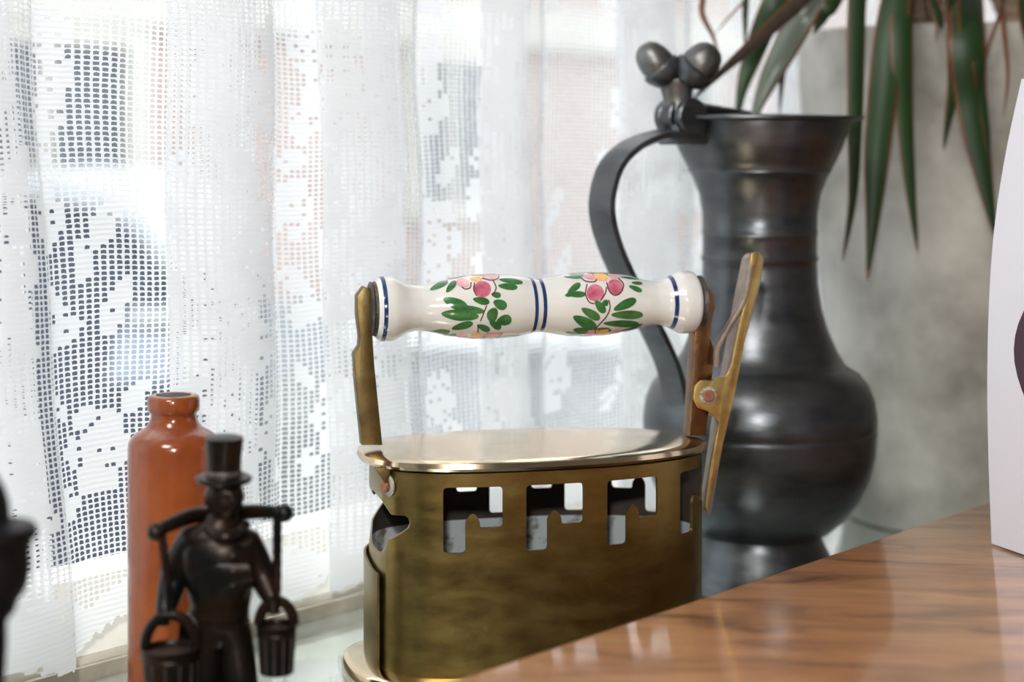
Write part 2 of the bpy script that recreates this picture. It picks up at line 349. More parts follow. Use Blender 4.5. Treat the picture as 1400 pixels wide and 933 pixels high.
# ------------------------------------------------------------------ lace curtain (real net: every mesh hole is a gap in the geometry)
def build_curtain():
    def ctrl(top):
        # pleats as (left edge px, right edge px) on the picture, top or bottom state
        pl = [(-260, -150), (-70, 37), (232, 375), (440, 572), (662, 745), (852, 948), (1080, 1150)] if top else \
             [(-250, -120), (-60, 112), (241, 383), (463, 592), (668, 752), (858, 955), (1085, 1155)]
        pts = [(S0 + 0.03, 0.016)]
        for i, (a, b) in enumerate(pl):
            sa = s_at(a, 0.03); sb = s_at(b, 0.03); m = (sa + sb) / 2; w = sb - sa
            fx = 0.7 if not top else 1.0
            pts += [(sa - 0.012, 0.011), (sa + w * .4, 0.009), (sb - 0.008, 0.011), (sb - 0.001, 0.0155), (sb - 0.012, 0.019), (m, 0.019), (sa + 0.010, 0.021),
                    (sa, 0.026), (sa + 0.012, 0.033), (m - .1 * w, 0.040), (m + .22 * w, 0.037), (sb - 0.008, 0.033), (sb, 0.028), (sb + 0.003, 0.022), (sb + 0.014, 0.015)]
            if i + 1 < len(pl):
                sn = s_at(pl[i + 1][0], 0.03); q = (sb + sn) / 2
                pts += [(sb + (sn - sb) * .45, 0.010 + 0.003 * (i % 2))]
        s = pts[-1][0]; k = 0
        while k < 18:
            s += (S1 - 0.06 - s) / (18 - k); k += 1; pts.append((s, 0.020 + 0.011 * math.sin(k * 1.7)))
        return [Vector((x, y if x < .62 else .009 + max(0, y - .009) * .28, 0)) for x, y in pts]
    A = np.array([tuple(p)[:2] for p in smooth_path(ctrl(True), 10)]); B = np.array([tuple(p)[:2] for p in smooth_path(ctrl(False), 10)])
    Mid = (A + B) / 2
    L = np.concatenate([[0], np.cumsum(np.hypot(*np.diff(Mid, axis=0).T))])
    cw, ch = 0.0051, 0.00285
    nc = int(L[-1] / cw)
    z0, z1 = 0.008, 0.47
    nr = int((z1 - z0) / ch)
    Pd = cw * 34                      # repeat of the lace pattern
    # anchor: the rose at picture column 130 in the first open bay
    i_a = np.argmin(np.abs(Mid[:, 0] - s_at(128, 0.012)) + 3 * np.abs(Mid[:, 1] - 0.011) + (np.arange(len(Mid)) < 0) * 9)
    u0 = L[i_a]
    ci = np.arange(nc); U = (ci + .5) * cw - u0
    rj = np.arange(nr); Z = z0 + (rj + .5) * ch
    UU, ZZ = np.meshgrid(U, Z)        # rows, cols
    up = (UU + Pd / 2) % Pd - Pd / 2; per = np.floor((UU + Pd / 2) / Pd).astype(int)
    fill = np.zeros_like(UU, bool); holes = np.zeros_like(fill)
    chk = ((ci[None, :] + rj[:, None]) % 2 == 0)
    chk3 = ((ci[None, :] + 2 * rj[:, None]) % 3 == 0)
    def wrap(du): return (up - du + Pd / 2) % Pd - Pd / 2
    def rose(cu, cz, r, k=5, ph=0.3):
        x = wrap(cu); z = ZZ - cz; rr = np.hypot(x, z) / r; th = np.arctan2(z, x)
        edge = 0.78 + 0.22 * np.abs(np.cos(k * th / 2 + ph))
        ins = rr < edge
        hol = ins & (((rr > .42) & (rr < .58) & (np.cos(k * th + 2 * ph) > -.3) & chk) | ((rr < .16) & chk) | ((rr > .58) & (rr < .72) & (np.abs(np.cos(k * th / 2 + ph)) < .3)))
        return ins, hol
    def leaf(cu, cz, ln, w, a):
        x = wrap(cu); z = ZZ - cz; c, s = math.cos(a), math.sin(a)
        p = (x * c + z * s) / ln; q = (-x * s + z * c) / w
        ins = (np.abs(p) < 1) & (np.abs(q) < np.sqrt(np.clip(1 - p * p, 0, 1)) * (1 - .25 * p))
        hol = ins & (np.abs(q) < .18) & (np.abs(p) < .6) & chk3
        return ins, hol
    mot = []
    mot += [rose(0.0, .124, .025, 6, .2), rose(-.026, .100, .009, 4), leaf(.028, .150, .012, .006, .7), leaf(-.030, .150, .010, .005, -.7)]
    mot += [leaf(-.024, .188, .016, .007, .25), leaf(-.032, .206, .015, .007, -.5), leaf(.014, .200, .017, .007, 1.1)]
    mot += [rose(-.034, .250, .019, 5), leaf(.008, .244, .015, .007, .9), leaf(-.006, .226, .012, .006, 1.5)]
    mot += [rose(-.026, .300, .013, 5, .6), leaf(-.016, .320, .016, .008, 1.35), rose(-.022, .344, .015, 4, .1), leaf(-.034, .278, .012, .006, .2), leaf(.004, .385, .014, .007, .5)]
    mot += [rose(Pd / 2, .225, .030, 6), rose(Pd / 2 - .012, .172, .015, 5), leaf(Pd / 2 + .016, .190, .016, .007, -.8),
            rose(Pd / 2 + .006, .125, .018, 5, .9), leaf(Pd / 2 - .020, .105, .014, .007, .5), leaf(Pd / 2 + .022, .100, .014, .007, -.6),
            leaf(Pd / 2 - .018, .270, .016, .007, -.9), leaf(Pd / 2 + .018, .272, .016, .007, .9), rose(Pd / 2, .312, .020, 5), leaf(Pd / 2 + .004, .345, .015, .008, 1.5), rose(Pd / 2, .392, .026, 6)]
    mot += [rose(0, .425, .022, 6)]
    for ins, hol in mot:
        fill |= ins; holes = (holes & ~ins) | hol
    
    hem = ZZ < 0.042 + 0.020 * np.abs(np.sin(PI * (UU / Pd) + .3)) ; fill |= hem; holes &= ~hem
    holes |= fill & (rng.rand(*fill.shape) < 0.012)
    openc = (~fill) | holes
    # lower edge: scalloped, with a small saw tooth
    zb = 0.016 + 0.020 * np.abs(np.sin(PI * U / Pd * 1.0 + .9)) ** 1.4
    # vertices: per cell 4 columns lines (thread, hole left, hole mid, next) and 3 rows (thread top..)
    fu = np.array([0, .34, .67]); fz = np.array([0, .40])
    Uv = ((ci[:, None] + fu[None, :]) * cw).ravel(); Uv = np.append(Uv, nc * cw)
    Zv = ((rj[:, None] + fz[None, :]) * ch).ravel() + z0; Zv = np.append(Zv, nr * ch + z0)
    GU, GZ = np.meshgrid(Uv, Zv)
    GU = GU + rng.normal(0, .00018, GU.shape); GZ = GZ + rng.normal(0, .00010, GZ.shape)
    cidx = np.arange(GU.shape[1]) % 3; ridx = np.arange(GU.shape[0]) % 2
    arch = np.where((cidx[None, :] == 2) & (ridx[:, None] == 0), .00040, 0.0); GZ = GZ + arch
    # threads drift gently
    GZ = GZ + 0.0012 * np.sin(GU * 23 + 1) + 0.0007 * np.sin(GU * 71)
    wgt = np.clip(1 - GZ / 0.42, 0, 1) ** 1.2
    tU = np.interp(GU.ravel(), L, np.arange(len(L)))
    idx = np.arange(len(L))
    sa = np.interp(tU, idx, A[:, 0]).reshape(GU.shape); da = np.interp(tU, idx, A[:, 1]).reshape(GU.shape)
    sb = np.interp(tU, idx, B[:, 0]).reshape(GU.shape); db = np.interp(tU, idx, B[:, 1]).reshape(GU.shape)
    Sg = sa * (1 - wgt) + sb * wgt; Dg = da * (1 - wgt) + db * wgt
    Dg = Dg + 0.0015 * np.sin(GZ * 38 + GU * 9)
    co = np.empty(GU.shape + (3,)); co[..., 0] = Sg; co[..., 1] = -Dg; co[..., 2] = GZ
    nv_r, nv_c = GU.shape
    # quads
    QI, QJ = np.meshgrid(np.arange(nv_r - 1), np.arange(nv_c - 1), indexing='ij')
    cr_ = QI // 2; cc_ = QJ // 3
    is_hole = (QI % 2 == 1) & (QJ % 3 >= 1) & openc[cr_, cc_]
    zq = z0 + (QI + .5) / 2 * ch
    zcut = np.interp((QJ / 3) * cw - u0, U, zb) + 0.0022 * np.abs(((QJ / 3) % 2) - 1)
    keep = (~is_hole) & (zq > zcut)
    i = QI[keep]; j = QJ[keep]
    a = i * nv_c + j
    quads = np.stack([a, a + 1, a + nv_c + 1, a + nv_c], 1)
    # plain cloth carried on above the picture, to the rail
    top0 = nv_r - 1
    cols = np.arange(0, nv_c, 3); nvt = nv_r * nv_c
    ext = []; zr = [z1 + .002, 0.6, 0.8, 1.0, 1.22]
    for z in zr[1:]:
        e3 = co[top0, cols].copy(); e3[:, 2] = z; ext.append(e3)
    base = top0 * nv_c + cols
    rows_idx = [base] + [nvt + k * len(cols) + np.arange(len(cols)) for k in range(len(ext))]
    eq = []
    for k in range(len(ext)):
        r0, r1 = rows_idx[k], rows_idx[k + 1]
        eq.append(np.stack([r0[:-1], r0[1:], r1[1:], r1[:-1]], 1))
    allco = np.concatenate([co.reshape(-1, 3)] + ext); quads = np.concatenate([quads] + eq)
    used = np.zeros(len(allco), bool); used[quads.ravel()] = True
    remap = np.cumsum(used) - 1; allco = allco[used]; quads = remap[quads]
    me = bpy.data.meshes.new('lace_curtain')
    me.vertices.add(len(allco)); me.vertices.foreach_set('co', allco.astype(np.float32).ravel())
    me.loops.add(quads.size); me.loops.foreach_set('vertex_index', quads.astype(np.int32).ravel())
    me.polygons.add(len(quads)); me.polygons.foreach_set('loop_start', (np.arange(len(quads)) * 4).astype(np.int32))
    me.polygons.foreach_set('loop_total', np.full(len(quads), 4, np.int32))
    me.update(calc_edges=True); me.shade_smooth(); me.materials.append(M['lace'])
    o = bpy.data.objects.new('lace_curtain', me); C.objects.link(o); o.location = W0; o.rotation_euler = (0, 0, WROT)
    o['label'] = 'white lace net curtain with rose pattern hanging in folds before the window'; o['category'] = 'curtain'
    print('curtain quads', len(quads))
build_curtain()

# ------------------------------------------------------------------ table
TZ = 0.07; TD = 0.305
tb = empty('wooden_table', 'polished brown wooden table standing against the window sill', 'table', P(0.2, TD + .4, -0.80), WROT)
def tloc(vf): # (s,d,z) -> table local
    return [Vector((v[0] - 0.2, -(v[1] - TD - .4), v[2] + 0.80)) for v in vf[0]], vf[1]
obj('tabletop', tloc(box(-0.9, 1.1, TD, TD + 0.85, TZ - 0.028, TZ, 0.004, 3)), M['wood'], tb)
for a in (-0.86, 1.0):
    for b in (TD + .03, TD + .75):
        obj('leg', tloc(box(a, a + .06, b, b + .06, -0.80, TZ - 0.028, 0.004)), M['wood'], tb)
obj('apron', tloc(join(box(-0.80, 1.0, TD + .04, TD + .06, TZ - .10, TZ - .028), box(-0.80, 1.0, TD + .77, TD + .79, TZ - .10, TZ - .028))), M['wood'], tb)

# ------------------------------------------------------------------ charcoal iron
IC = Vector((0.011, 1.004, 0)); IYAW = R(14)
iron = empty('charcoal_iron', 'antique brass charcoal iron with flowered ceramic handle on the sill', 'iron', IC, IYAW)
IU = Vector((math.cos(IYAW), math.sin(IYAW), 0)); IV = Vector((-IU.y, IU.x, 0))
def loc_uv(px, py_or_none, v):      # local u of a picture column on the plane v
    k = (px - 700) / F
    return (k * (IC.y + IV.y * v) - IC.x - IV.x * v) / (IU.x - IU.y * k)
def Yof(u, v): return IC.y + IU.y * u + IV.y * v
def zat(py, u, v): return H - (py - HOR) / F * Yof(u, v)
def outline(ul, ur, b, nl=2.7, nrr=2.15, seg=96):
    pts = []; c = (ul + ur) / 2 - 0.006
    for i in range(seg):
        a = 2 * PI * i / seg; ca, sa = math.cos(a), math.sin(a)
        n = nrr if ca > 0 else nl; ax = (ur - c) if ca > 0 else (c - ul)
        pts.append((c + ax * math.copysign(abs(ca) ** (2 / n), ca), b * math.copysign(abs(sa) ** (2 / (n if ca < 0 else 2.15 + .0)), sa)))
    return pts
def loft(rings, cap=True):          # rings: list of (points2d, z)
    V = []; Fc = []; n = len(rings[0][0])
    for pts, z in rings: V += [Vector((x, y, z)) for x, y in pts]
    for j in range(len(rings) - 1):
        for i in range(n): Fc.append((j * n + i, j * n + (i + 1) % n, (j + 1) * n + (i + 1) % n, (j + 1) * n + i))
    if cap: Fc.append(tuple(range(n))[::-1]); Fc.append(tuple((len(rings) - 1) * n + i for i in range(n)))
    return V, Fc
def inset(ol, k):                   # push an outline inwards by k
    n = len(ol); out = []
    for i in range(n):
        a = Vector(ol[i - 1]); b = Vector(ol[(i + 1) % n]); t = (b - a).normalized()
        out.append((ol[i][0] - t.y * k, ol[i][1] + t.x * k))
    return out
SZ = 0.0105; LZ = 0.1175; LT = 0.1235
body_ol = outline(-0.0885, 0.0965, 0.050, 3.2)
sole_ol = outline(-0.104, 0.115, 0.061)
lid_ol = outline(-0.096, 0.0990, 0.0545, 2.6, 2.1)
obj('sole', loft([(inset(sole_ol, .001), 0.0005), (sole_ol, 0.002), (sole_ol, SZ - .004), (inset(sole_ol, .0012), SZ - .0012), (inset(sole_ol, .004), SZ), (inset(sole_ol, .02), SZ + .0001)]), M['brass_top'], iron)
lid = obj('lid', loft([(inset(lid_ol, .004), LZ), (inset(lid_ol, .0006), LZ + .0005), (lid_ol, LZ + .002), (inset(lid_ol, .0006), LZ + .0045), (inset(lid_ol, .003), LT - .0006),
                 (inset(lid_ol, .008), LT), (inset(lid_ol, .02), LT + .0004), (inset(lid_ol, .034), LT + .0006)]), M['brass_top'], iron)
# body shell, slots cut with booleans
def shell():
    th = 0.0016; inn = inset(body_ol, th); zs = [SZ, 0.0725, LZ - .0010]
    n = len(body_ol); V = []; Fc = []
    for z in zs: V += [(x, y, z) for x, y in body_ol]
    for z in zs: V += [(x, y, z) for x, y in inn]
    k = len(zs)
    for j in range(k - 1):
        for i in range(n):
            q = (i + 1) % n
            Fc.append((j * n + i, j * n + q, (j + 1) * n + q, (j + 1) * n + i))
            o = k * n
            Fc.append((o + j * n + i, o + (j + 1) * n + i, o + (j + 1) * n + q, o + j * n + q))
    for i in range(n):
        q = (i + 1) % n; o = k * n
        Fc.append((i, o + i, o + q, q)); t = (k - 1) * n
        Fc.append((t + i, t + q, o + t + q, o + t + i))
    return V, Fc
def rr(poly, r, seg=4):             # round the corners of a polygon
    out = []; n = len(poly)
    for i in range(n):
        p = Vector(poly[i]); a = Vector(poly[i - 1]); b = Vector(poly[(i + 1) % n])
        da = (a - p); db = (b - p); k = min(r, da.length * .45, db.length * .45)
        q0 = p + da.normalized() * k; q1 = p + db.normalized() * k
        for s in range(seg + 1):
            t = s / seg; out.append(tuple((1 - t) ** 2 * q0 + 2 * t * (1 - t) * p + t * t * q1))
    return out
def front_v(u, ol):                 # v of the near side of the outline at u
    best = 0
    n = len(ol)
    for i in range(n):
        a, b = ol[i], ol[(i + 1) % n]
        if (a[0] - u) * (b[0] - u) <= 0 and a[0] != b[0] and (a[1] + b[1]) < 0:
            t = (u - a[0]) / (b[0] - a[0]); best = a[1] + t * (b[1] - a[1])
    return best
def u_front(px):
    lo_, hi_ = -0.087, 0.0962; bu = None; bd = 1e9
    for i in range(2000):
        u = lo_ + (hi_ - lo_) * i / 1999; v = front_v(u, body_ol)
        x = IC.x + IU.x * u + IV.x * v; y = IC.y + IU.y * u + IV.y * v
        e = abs(700 + F * x / y - px)
        if e < bd: bd = e; bu = u
    return bu, front_v(bu, body_ol)
slot0 = [(-.0155, .1095), (.0155, .1095), (.0155, .0885), (.0035, .0885), (.0035, .0920), (.0010, .0955), (-.0015, .0955), (-.0040, .0920), (-.0040, .0755), (-.0155, .0755)]
slot0 = rr(slot0, .0024)
def cutter(u, v, nx, ny, mirror=False, depth=.009):
    z_ax = Vector((nx, ny, 0)).normalized(); x_ax = Vector((-z_ax.y, z_ax.x, 0))
    sgn = -1 if mirror else 1
    vs, fs = prism([(x * sgn, y) for x, y in slot0], -depth, depth)
    # local x -> along the wall, y -> up, z -> normal
    return [Vector((u, v, 0)) + x_ax * p[0] + Vector((0, 0, 1)) * p[1] + z_ax * p[2] for p in vs], fs
def normal_at(u, side):
    e = .002
    f = lambda q: front_v(q, body_ol) * (1 if side < 0 else -1)
    t = Vector((2 * e, f(min(u + e, .0955)) - f(u - e), 0)); return (t.y, -t.x) if side < 0 else (-t.y, t.x)
cuts = []
for px in (647, 759, 866):
    u, v = u_front(px); nx, ny = normal_at(u, -1); cuts.append(cutter(u, v, nx, ny))
u, v = u_front(953); u = 0.0865; v = front_v(u, body_ol); nx, ny = normal_at(u, -1); cuts.append(cutter(u, v, nx, ny, depth=.007))
for i, px in enumerate((660, 762, 863)):
    u = loc_uv(px, None, 0.0485); v = -front_v(u, body_ol); nx, ny = normal_at(u, 1)
    cuts.append(cutter(u, v, nx, ny))
# heel cut-away: ear, notch and diagonal; and the slit beside the heel door
vL = -0.026
def uz(px, py): u_ = loc_uv(px, None, vL); return (u_, zat(py, u_, vL))
def uzf(px, py): u_, v_ = u_front(px); return (u_, zat(py, u_, v_))
notch = [uzf(535, 704)] + [uzf(547 + 14 * math.cos(a), 716 + 12 * math.sin(a)) for a in [R(q) for q in (-60, -30, 0, 30, 60)]] + [uzf(532, 739), (-0.0862, zat(754, -.0862, -.015)), (-0.0895, zat(766, -.089, -.005)), (-.12, .058), (-.12, .13), (-.0895, .1175), (-.0885, .112), uzf(518, 684)]
nv, nf = prism(notch, -0.07, 0.07)
cuts.append(([Vector((p[0], p[2], p[1])) for p in nv], nf))
def bool_cut(base_vf, cut_vfs, name):
    b = obj('tmp_base', base_vf, M['brass_body'], smooth=False)
    cs = []
    for c in cut_vfs:
        o = obj('tmp_cut', c, M['brass_body'], smooth=False); cs.append(o)
        md = b.modifiers.new('b', 'BOOLEAN'); md.operation = 'DIFFERENCE'; md.solver = 'EXACT'; md.object = o
    bpy.context.view_layer.update()
    dg = bpy.context.evaluated_depsgraph_get(); me = bpy.data.meshes.new_from_object(b.evaluated_get(dg))
    for o in cs + [b]: d = o.data; bpy.data.objects.remove(o); bpy.data.meshes.remove(d)
    me.name = name; return me
me = bool_cut(shell(), cuts, 'body')
me.materials.clear()
for m_ in (M['brass_body'], M['zinc'], M['shade_soot']): me.materials.append(m_)
inn_ = inset(body_ol, .0016)
def seg_dist(c, ol):
    A_s = np.array(ol); B_s = np.roll(A_s, -1, axis=0); q = np.array([c.x, c.y]); d = B_s - A_s
    t = np.clip(((q - A_s) * d).sum(1) / (d * d).sum(1), 0, 1); return np.min(np.linalg.norm(A_s + d * t[:, None] - q, axis=1))
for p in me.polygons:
    if abs(p.normal.z) < .2 and seg_dist(p.center, inn_) < 0.00025: p.material_index = 1 if p.center.z < 0.0725 else 2  # upper band of the inner wall is shade put into the colour
me.shade_smooth(); me.set_sharp_from_angle(angle=R(30))
bo = bpy.data.objects.new('body', me); C.objects.link(bo); bo.parent = iron
# heel door: curved plate just outside the heel, on the far side of the slit
door_pts = [p for p in body_ol if p[0] < -0.070 and p[1] > -0.0215]
door_pts.sort(key=lambda p: p[1])
Vd = []; Fd = []
for (x, y) in door_pts:
    q = (x - .0018, y)
    zt_ = interp(y, [-.03, -.01, .03], [.0600, .0620, .0660])
    Vd += [(q[0], q[1], SZ), (q[0], q[1], zt_), (q[0] - .0012, q[1], zt_), (q[0] - .0012, q[1], SZ)]
nD = len(door_pts)
for i in range(nD - 1):
    for k in range(4): Fd.append((i * 4 + k, i * 4 + (k + 1) % 4, (i + 1) * 4 + (k + 1) % 4, (i + 1) * 4 + k))
Fd.append((0, 1, 2, 3)); Fd.append(tuple((nD - 1) * 4 + k for k in (3, 2, 1, 0)))
obj('heel_door', (Vd, Fd), M['brass_body'], iron)
obj('lid_gap_blocker', loft([(inset(body_ol, .0035), 0.1105), (inset(body_ol, .0035), LZ + .0004)], cap=False), M['shade_soot'], iron)  # added dark ring, blocks light coming through the gap under the lid
# grate inside
obj('grate', loft([(inset(body_ol, .003), 0.030), (inset(body_ol, .003), 0.032)]), M['shade_soot'], iron)
# lug and rivet on the near ear
uR, vR = u_front(531); zR = zat(664, uR, vR); nR = Vector((*normal_at(uR, -1), 0)).normalized(); oR = Vector((uR, vR, zR))
obj('washer', align(lathe([(0.0008, 0), (0.0055, 0), (0.0058, .0006), (0.0045, .0014), (0.0008, .0014)], 24), oR - nR * 0.0003, nR), M['verdigris'], iron)
obj('rivet', align(lathe([(0.0004, 0), (0.0033, 0), (0.0033, .0022), (0.0026, .0028), (0.0003, .003)], 24), oR + nR * .0006, nR), M['copper'], iron)
lu = -0.083
obj('lid_lug', xf(xz_prism([(-.0925, LZ + .001), (-.0835, LZ + .001), (-.0850, .1135), (-.0858, .108), (-.0880, .1115)], -0.0300, -0.0275, .0003), Matrix.Identity(4)), M['brass_post'], iron)
# handle posts
def post(pts, v0, v1, name, m):     # pts in (u,z)
    vs, fs = prism(pts, v0, v1, .0006); return obj(name, ([Vector((p[0], p[2], p[1])) for p in vs], fs), m, iron)
def puz(px, py, v): u_ = loc_uv(px, None, v); return (u_, zat(py, u_, v))
post([puz(x, y, -.004) for x, y in ((495, 609), (523, 609), (518, 560), (512, 500), (508, 440), (507, 396), (498, 392), (488, 405), (488, 430), (492, 462), (491, 474), (484, 484), (486, 520), (490, 560))], -0.004, 0.005, 'handle_post', M['brass_post'])
post([puz(x, y, -.006) for x, y in ((942, 596), (965, 596), (972, 545), (975, 500), (977, 480), (971, 462), (973, 440), (978, 420), (976, 402), (967, 391), (955, 392), (951, 440), (947, 520))], -0.006, 0.005, 'handle_post', M['brass_dark'])
# ceramic grip
GZ_ = 0.1985; GU0, GU1 = loc_uv(512.5, None, 0), loc_uv(949.5, None, 0)
gx = [0, 3, 8, 24, 34, 45, 60, 75, 99, 131, 163, 195, 218, 226, 228]
grr = [38, 41.5, 44, 44, 38.5, 32.5, 30, 32.5, 38.5, 43, 44, 42, 37.5, 36, 36]
def g_r(t):                         # t in 0..1 along the grip
    x = t * 437; x = min(x, 437 - x); x = x * 228 / 218.5
    return interp(x, gx, grr) * 0.0004
# smooth the radius
ts = np.linspace(0, 1, 241); rs = np.array([g_r(t) for t in ts])
rs2 = rs.copy()
for _ in range(10): rs2[4:-4] = (rs2[3:-5] + 2 * rs2[4:-4] + rs2[5:-3]) / 4
def gr(t): return float(np.interp(t, ts, rs2))
GD = GU1 - GU0
def gpt(t, ang, off=0):             # ang 0 = toward the camera (-v), 90 = up
    r = gr(t) + off; return Vector((GU0 + GD * t, -r * math.cos(ang), GZ_ + r * math.sin(ang)))
def glathe(t0, t1, off, nt, seg=64, caps=True):
    V = []; Fc = []
    for i in range(nt + 1):
        t = t0 + (t1 - t0) * i / nt
        for k in range(seg): V.append(gpt(t, 2 * PI * k / seg, off))
    for i in range(nt):
        for k in range(seg): Fc.append((i * seg + k, i * seg + (k + 1) % seg, (i + 1) * seg + (k + 1) % seg, (i + 1) * seg + k))
    if caps: Fc.append(tuple(range(seg))); Fc.append(tuple(nt * seg + k for k in range(seg)))
    return V, Fc
grip = obj('ceramic_grip', glathe(0, 1, 0, 240), M['ceramic'], iron)
for (a, b) in ((525.5, 531), (733, 738), (745, 750), (925.5, 930.5)):
    t0 = (loc_uv(a, None, -.017) - GU0) / GD; t1 = (loc_uv(b, None, -.017) - GU0) / GD
    obj('blue_band', glathe(t0, t1, 0.00012, 3, caps=False), M['blue'], grip)
def px_tang(x, y):                  # picture point -> (t, angle) on the grip
    v = -0.017
    for _ in range(4):
        u_ = loc_uv(x, None, v); t = (u_ - GU0) / GD; r = gr(min(max(t, 0), 1))
        z = zat(y, u_, v) - GZ_; q = max(-.985, min(.985, z / r)); a = math.asin(q); v = -r * math.cos(a)
    return t, a
def patch(cx, cy, ln, wd, ang, taper=0.25, off=.00015):
    """painted stroke: ellipse centred at a picture point, lengths in picture pixels"""
    V = []; Fc = []; ca, sa = math.cos(R(ang)), math.sin(R(ang)); rings, seg = 4, 20
    V.append((0, 0)); 
    for j in range(1, rings + 1):
        for k in range(seg):
            q = 2 * PI * k / seg; a = ln / 2 * math.cos(q) * j / rings; b = wd / 2 * math.sin(q) * j / rings * (1 + taper * math.cos(q))
            V.append((a * ca - b * sa, a * sa + b * ca))
    for k in range(seg): Fc.append((0, 1 + k, 1 + (k + 1) % seg))
    for j in range(rings - 1):
        for k in range(seg): Fc.append((1 + j * seg + k, 1 + j * seg + (k + 1) % seg, 1 + (j + 1) * seg + (k + 1) % seg, 1 + (j + 1) * seg + k))
    out = []
    for dx, dy in V: t, a = px_tang(cx + dx, cy + dy); out.append((t, a))
    return out, Fc, off
def stroke(pts, w=1.5, off=.0002):
    pp = smooth_path([(x, y, 0) for x, y in pts], 5); V = []; Fc = []
    n = len(pp)
    for i, p in enumerate(pp):
        t = (pp[min(i + 1, n - 1)] - pp[max(i - 1, 0)]).normalized(); nn = Vector((-t.y, t.x, 0)) * w / 2
        for q in (p - nn, p + nn): V.append(px_tang(q.x, q.y))
    for i in range(n - 1): Fc.append((2 * i, 2 * i + 1, 2 * i + 3, 2 * i + 2))
    return V, Fc, off
def paint(name, items, m):
    for turn in (0, R(128), R(-128)):
        for tv, fs, off in items:
            obj(name, ([gpt(t, a + turn, off) for t, a in tv], fs), m, grip, angle=80)
def c1(x, y): return 450 + x / 4.667, 330 + y / 4.667
def c2(x, y): return 720 + x / 4.056, 330 + y / 4.056
L1 = [(700, 283, 130, 40, -27), (778, 290, 95, 42, -50), (1160, 255, 155, 34, 8), (1140, 290, 125, 42, 5), (1065, 343, 62, 38, 10), (970, 380, 108, 46, 12), (1090, 403, 92, 62, 25),
      (805, 398, 170, 70, 22), (880, 432, 225, 46, 9), (810, 470, 190, 70, 5), (880, 484, 150, 44, -5), (850, 540, 142, 46, -15), (1040, 470, 70, 95, 15), (1115, 505, 100, 66, -15), (1060, 535, 85, 45, 30), (985, 552, 88, 40, 22)]
L2 = [(255, 200, 105, 16, 3), (262, 262, 90, 36, -38), (275, 295, 105, 34, 0), (232, 298, 40, 24, -10), (570, 205, 110, 12, 6), (612, 233, 62, 20, 4), (603, 263, 80, 28, 22), (407, 362, 88, 44, 52), (436, 342, 36, 36, 0),
      (355, 402, 118, 48, 30), (322, 450, 145, 60, 27), (300, 495, 84, 34, 6), (428, 490, 84, 24, 4), (545, 352, 138, 50, -25), (557, 408, 178, 48, 0), (525, 457, 200, 38, 1)]
gl = [patch(*c1(a, b), l / 4.667, w / 4.667, g) for a, b, l, w, g in L1] + [patch(*c2(a, b), l / 4.056, w / 4.056, g) for a, b, l, w, g in L2]
paint('painted_leaf', gl, M['green'])
paint('painted_petal', [patch(*c1(977, 308), 105 / 4.667, 112 / 4.667, 80, 0), patch(*c2(380, 285), 92 / 4.056, 98 / 4.056, 80, .1), patch(*c2(490, 252), 88 / 4.056, 80 / 4.056, 40, .1)], M['pink'])
paint('pale_petal', [patch(*c1(852, 266), 88 / 4.667, 58 / 4.667, 15, 0), patch(*c1(1030, 230), 112 / 4.667, 38 / 4.667, 2, 0), patch(*c2(350, 196), 85 / 4.056, 36 / 4.056, 15, 0), patch(*c2(483, 196), 66 / 4.056, 24 / 4.056, 8, 0)], M['pink2'])
paint('flower_heart', [patch(*c1(935, 240), 78 / 4.667, 36 / 4.667, 8, 0, .00022), patch(*c2(412, 198), 80 / 4.056, 44 / 4.056, 12, 0, .00022)], M['orange'])
sk1 = [[(1005, 410), (985, 460), (965, 510)], [(947, 530), (950, 560), (947, 590)], [(845, 292), (868, 306), (900, 296), (905, 262)], [(1040, 345), (1065, 300), (1045, 250)], [(928, 265), (922, 310), (942, 350)], [(1080, 212), (1078, 238), (1030, 250), (975, 236)]]
sk2 = [[(455, 325), (462, 370), (440, 420), (388, 478), (380, 508)], [(335, 238), (326, 295), (348, 338), (375, 346)], [(442, 255), (436, 290), (408, 332)], [(508, 205), (537, 240), (522, 285), (487, 300), (457, 275), (443, 228)], [(300, 200), (325, 222), (375, 226), (390, 208)]]
paint('painted_outline', [stroke([c1(*q) for q in s_]) for s_ in sk1] + [stroke([c2(*q) for q in s_], 1.6) for s_ in sk2], M['maroon'])
# blackened collars between grip and posts
for u0_, u1_, nm in ((GU0 - .0030, GU0 + .0004, 0), (GU1 - .0004, GU1 + .0040, 1)):
    obj('collar', align(lathe([(.002, 0), (.0135, 0), (.0148, .0006), (.0142, .0016), (.0148, (u1_ - u0_) - .0006), (.0135, u1_ - u0_), (.002, u1_ - u0_)], 32), (u0_, 0, GZ_), (1, 0, 0)), M['black_metal'], iron)
# latch lever at the tip end: a strip with a cheek plate, spring and rivet
vC = -0.010
cheek = rr([puz(x, y, vC) for x, y in ((1026, 346), (1036, 343), (1041, 352), (1037, 385), (1020, 450), (1005, 530), (991, 590), (976, 650), (966, 703), (963, 690), (968, 650), (976, 605), (982, 578), (976, 570),
            (966, 562), (953, 558), (947, 545), (949, 528), (958, 519), (972, 520), (980, 516), (990, 516), (998, 500), (1008, 450), (1022, 390))], .0015, 3)
obj('latch_lever', xz_prism(cheek, vC - .0018, vC, .0003), M['brass_gold'], iron)
strip_ = rr([puz(x, y, 0) for x, y in ((1018, 352), (1028, 344), (1036, 352), (1030, 390), (1000, 500), (985, 575), (970, 660), (964, 700), (959, 698), (967, 640), (978, 560), (990, 500), (1008, 400))], .003)
obj('lever_back', xz_prism(strip_, vC, 0.004, .0003), M['brass_grey'], iron)
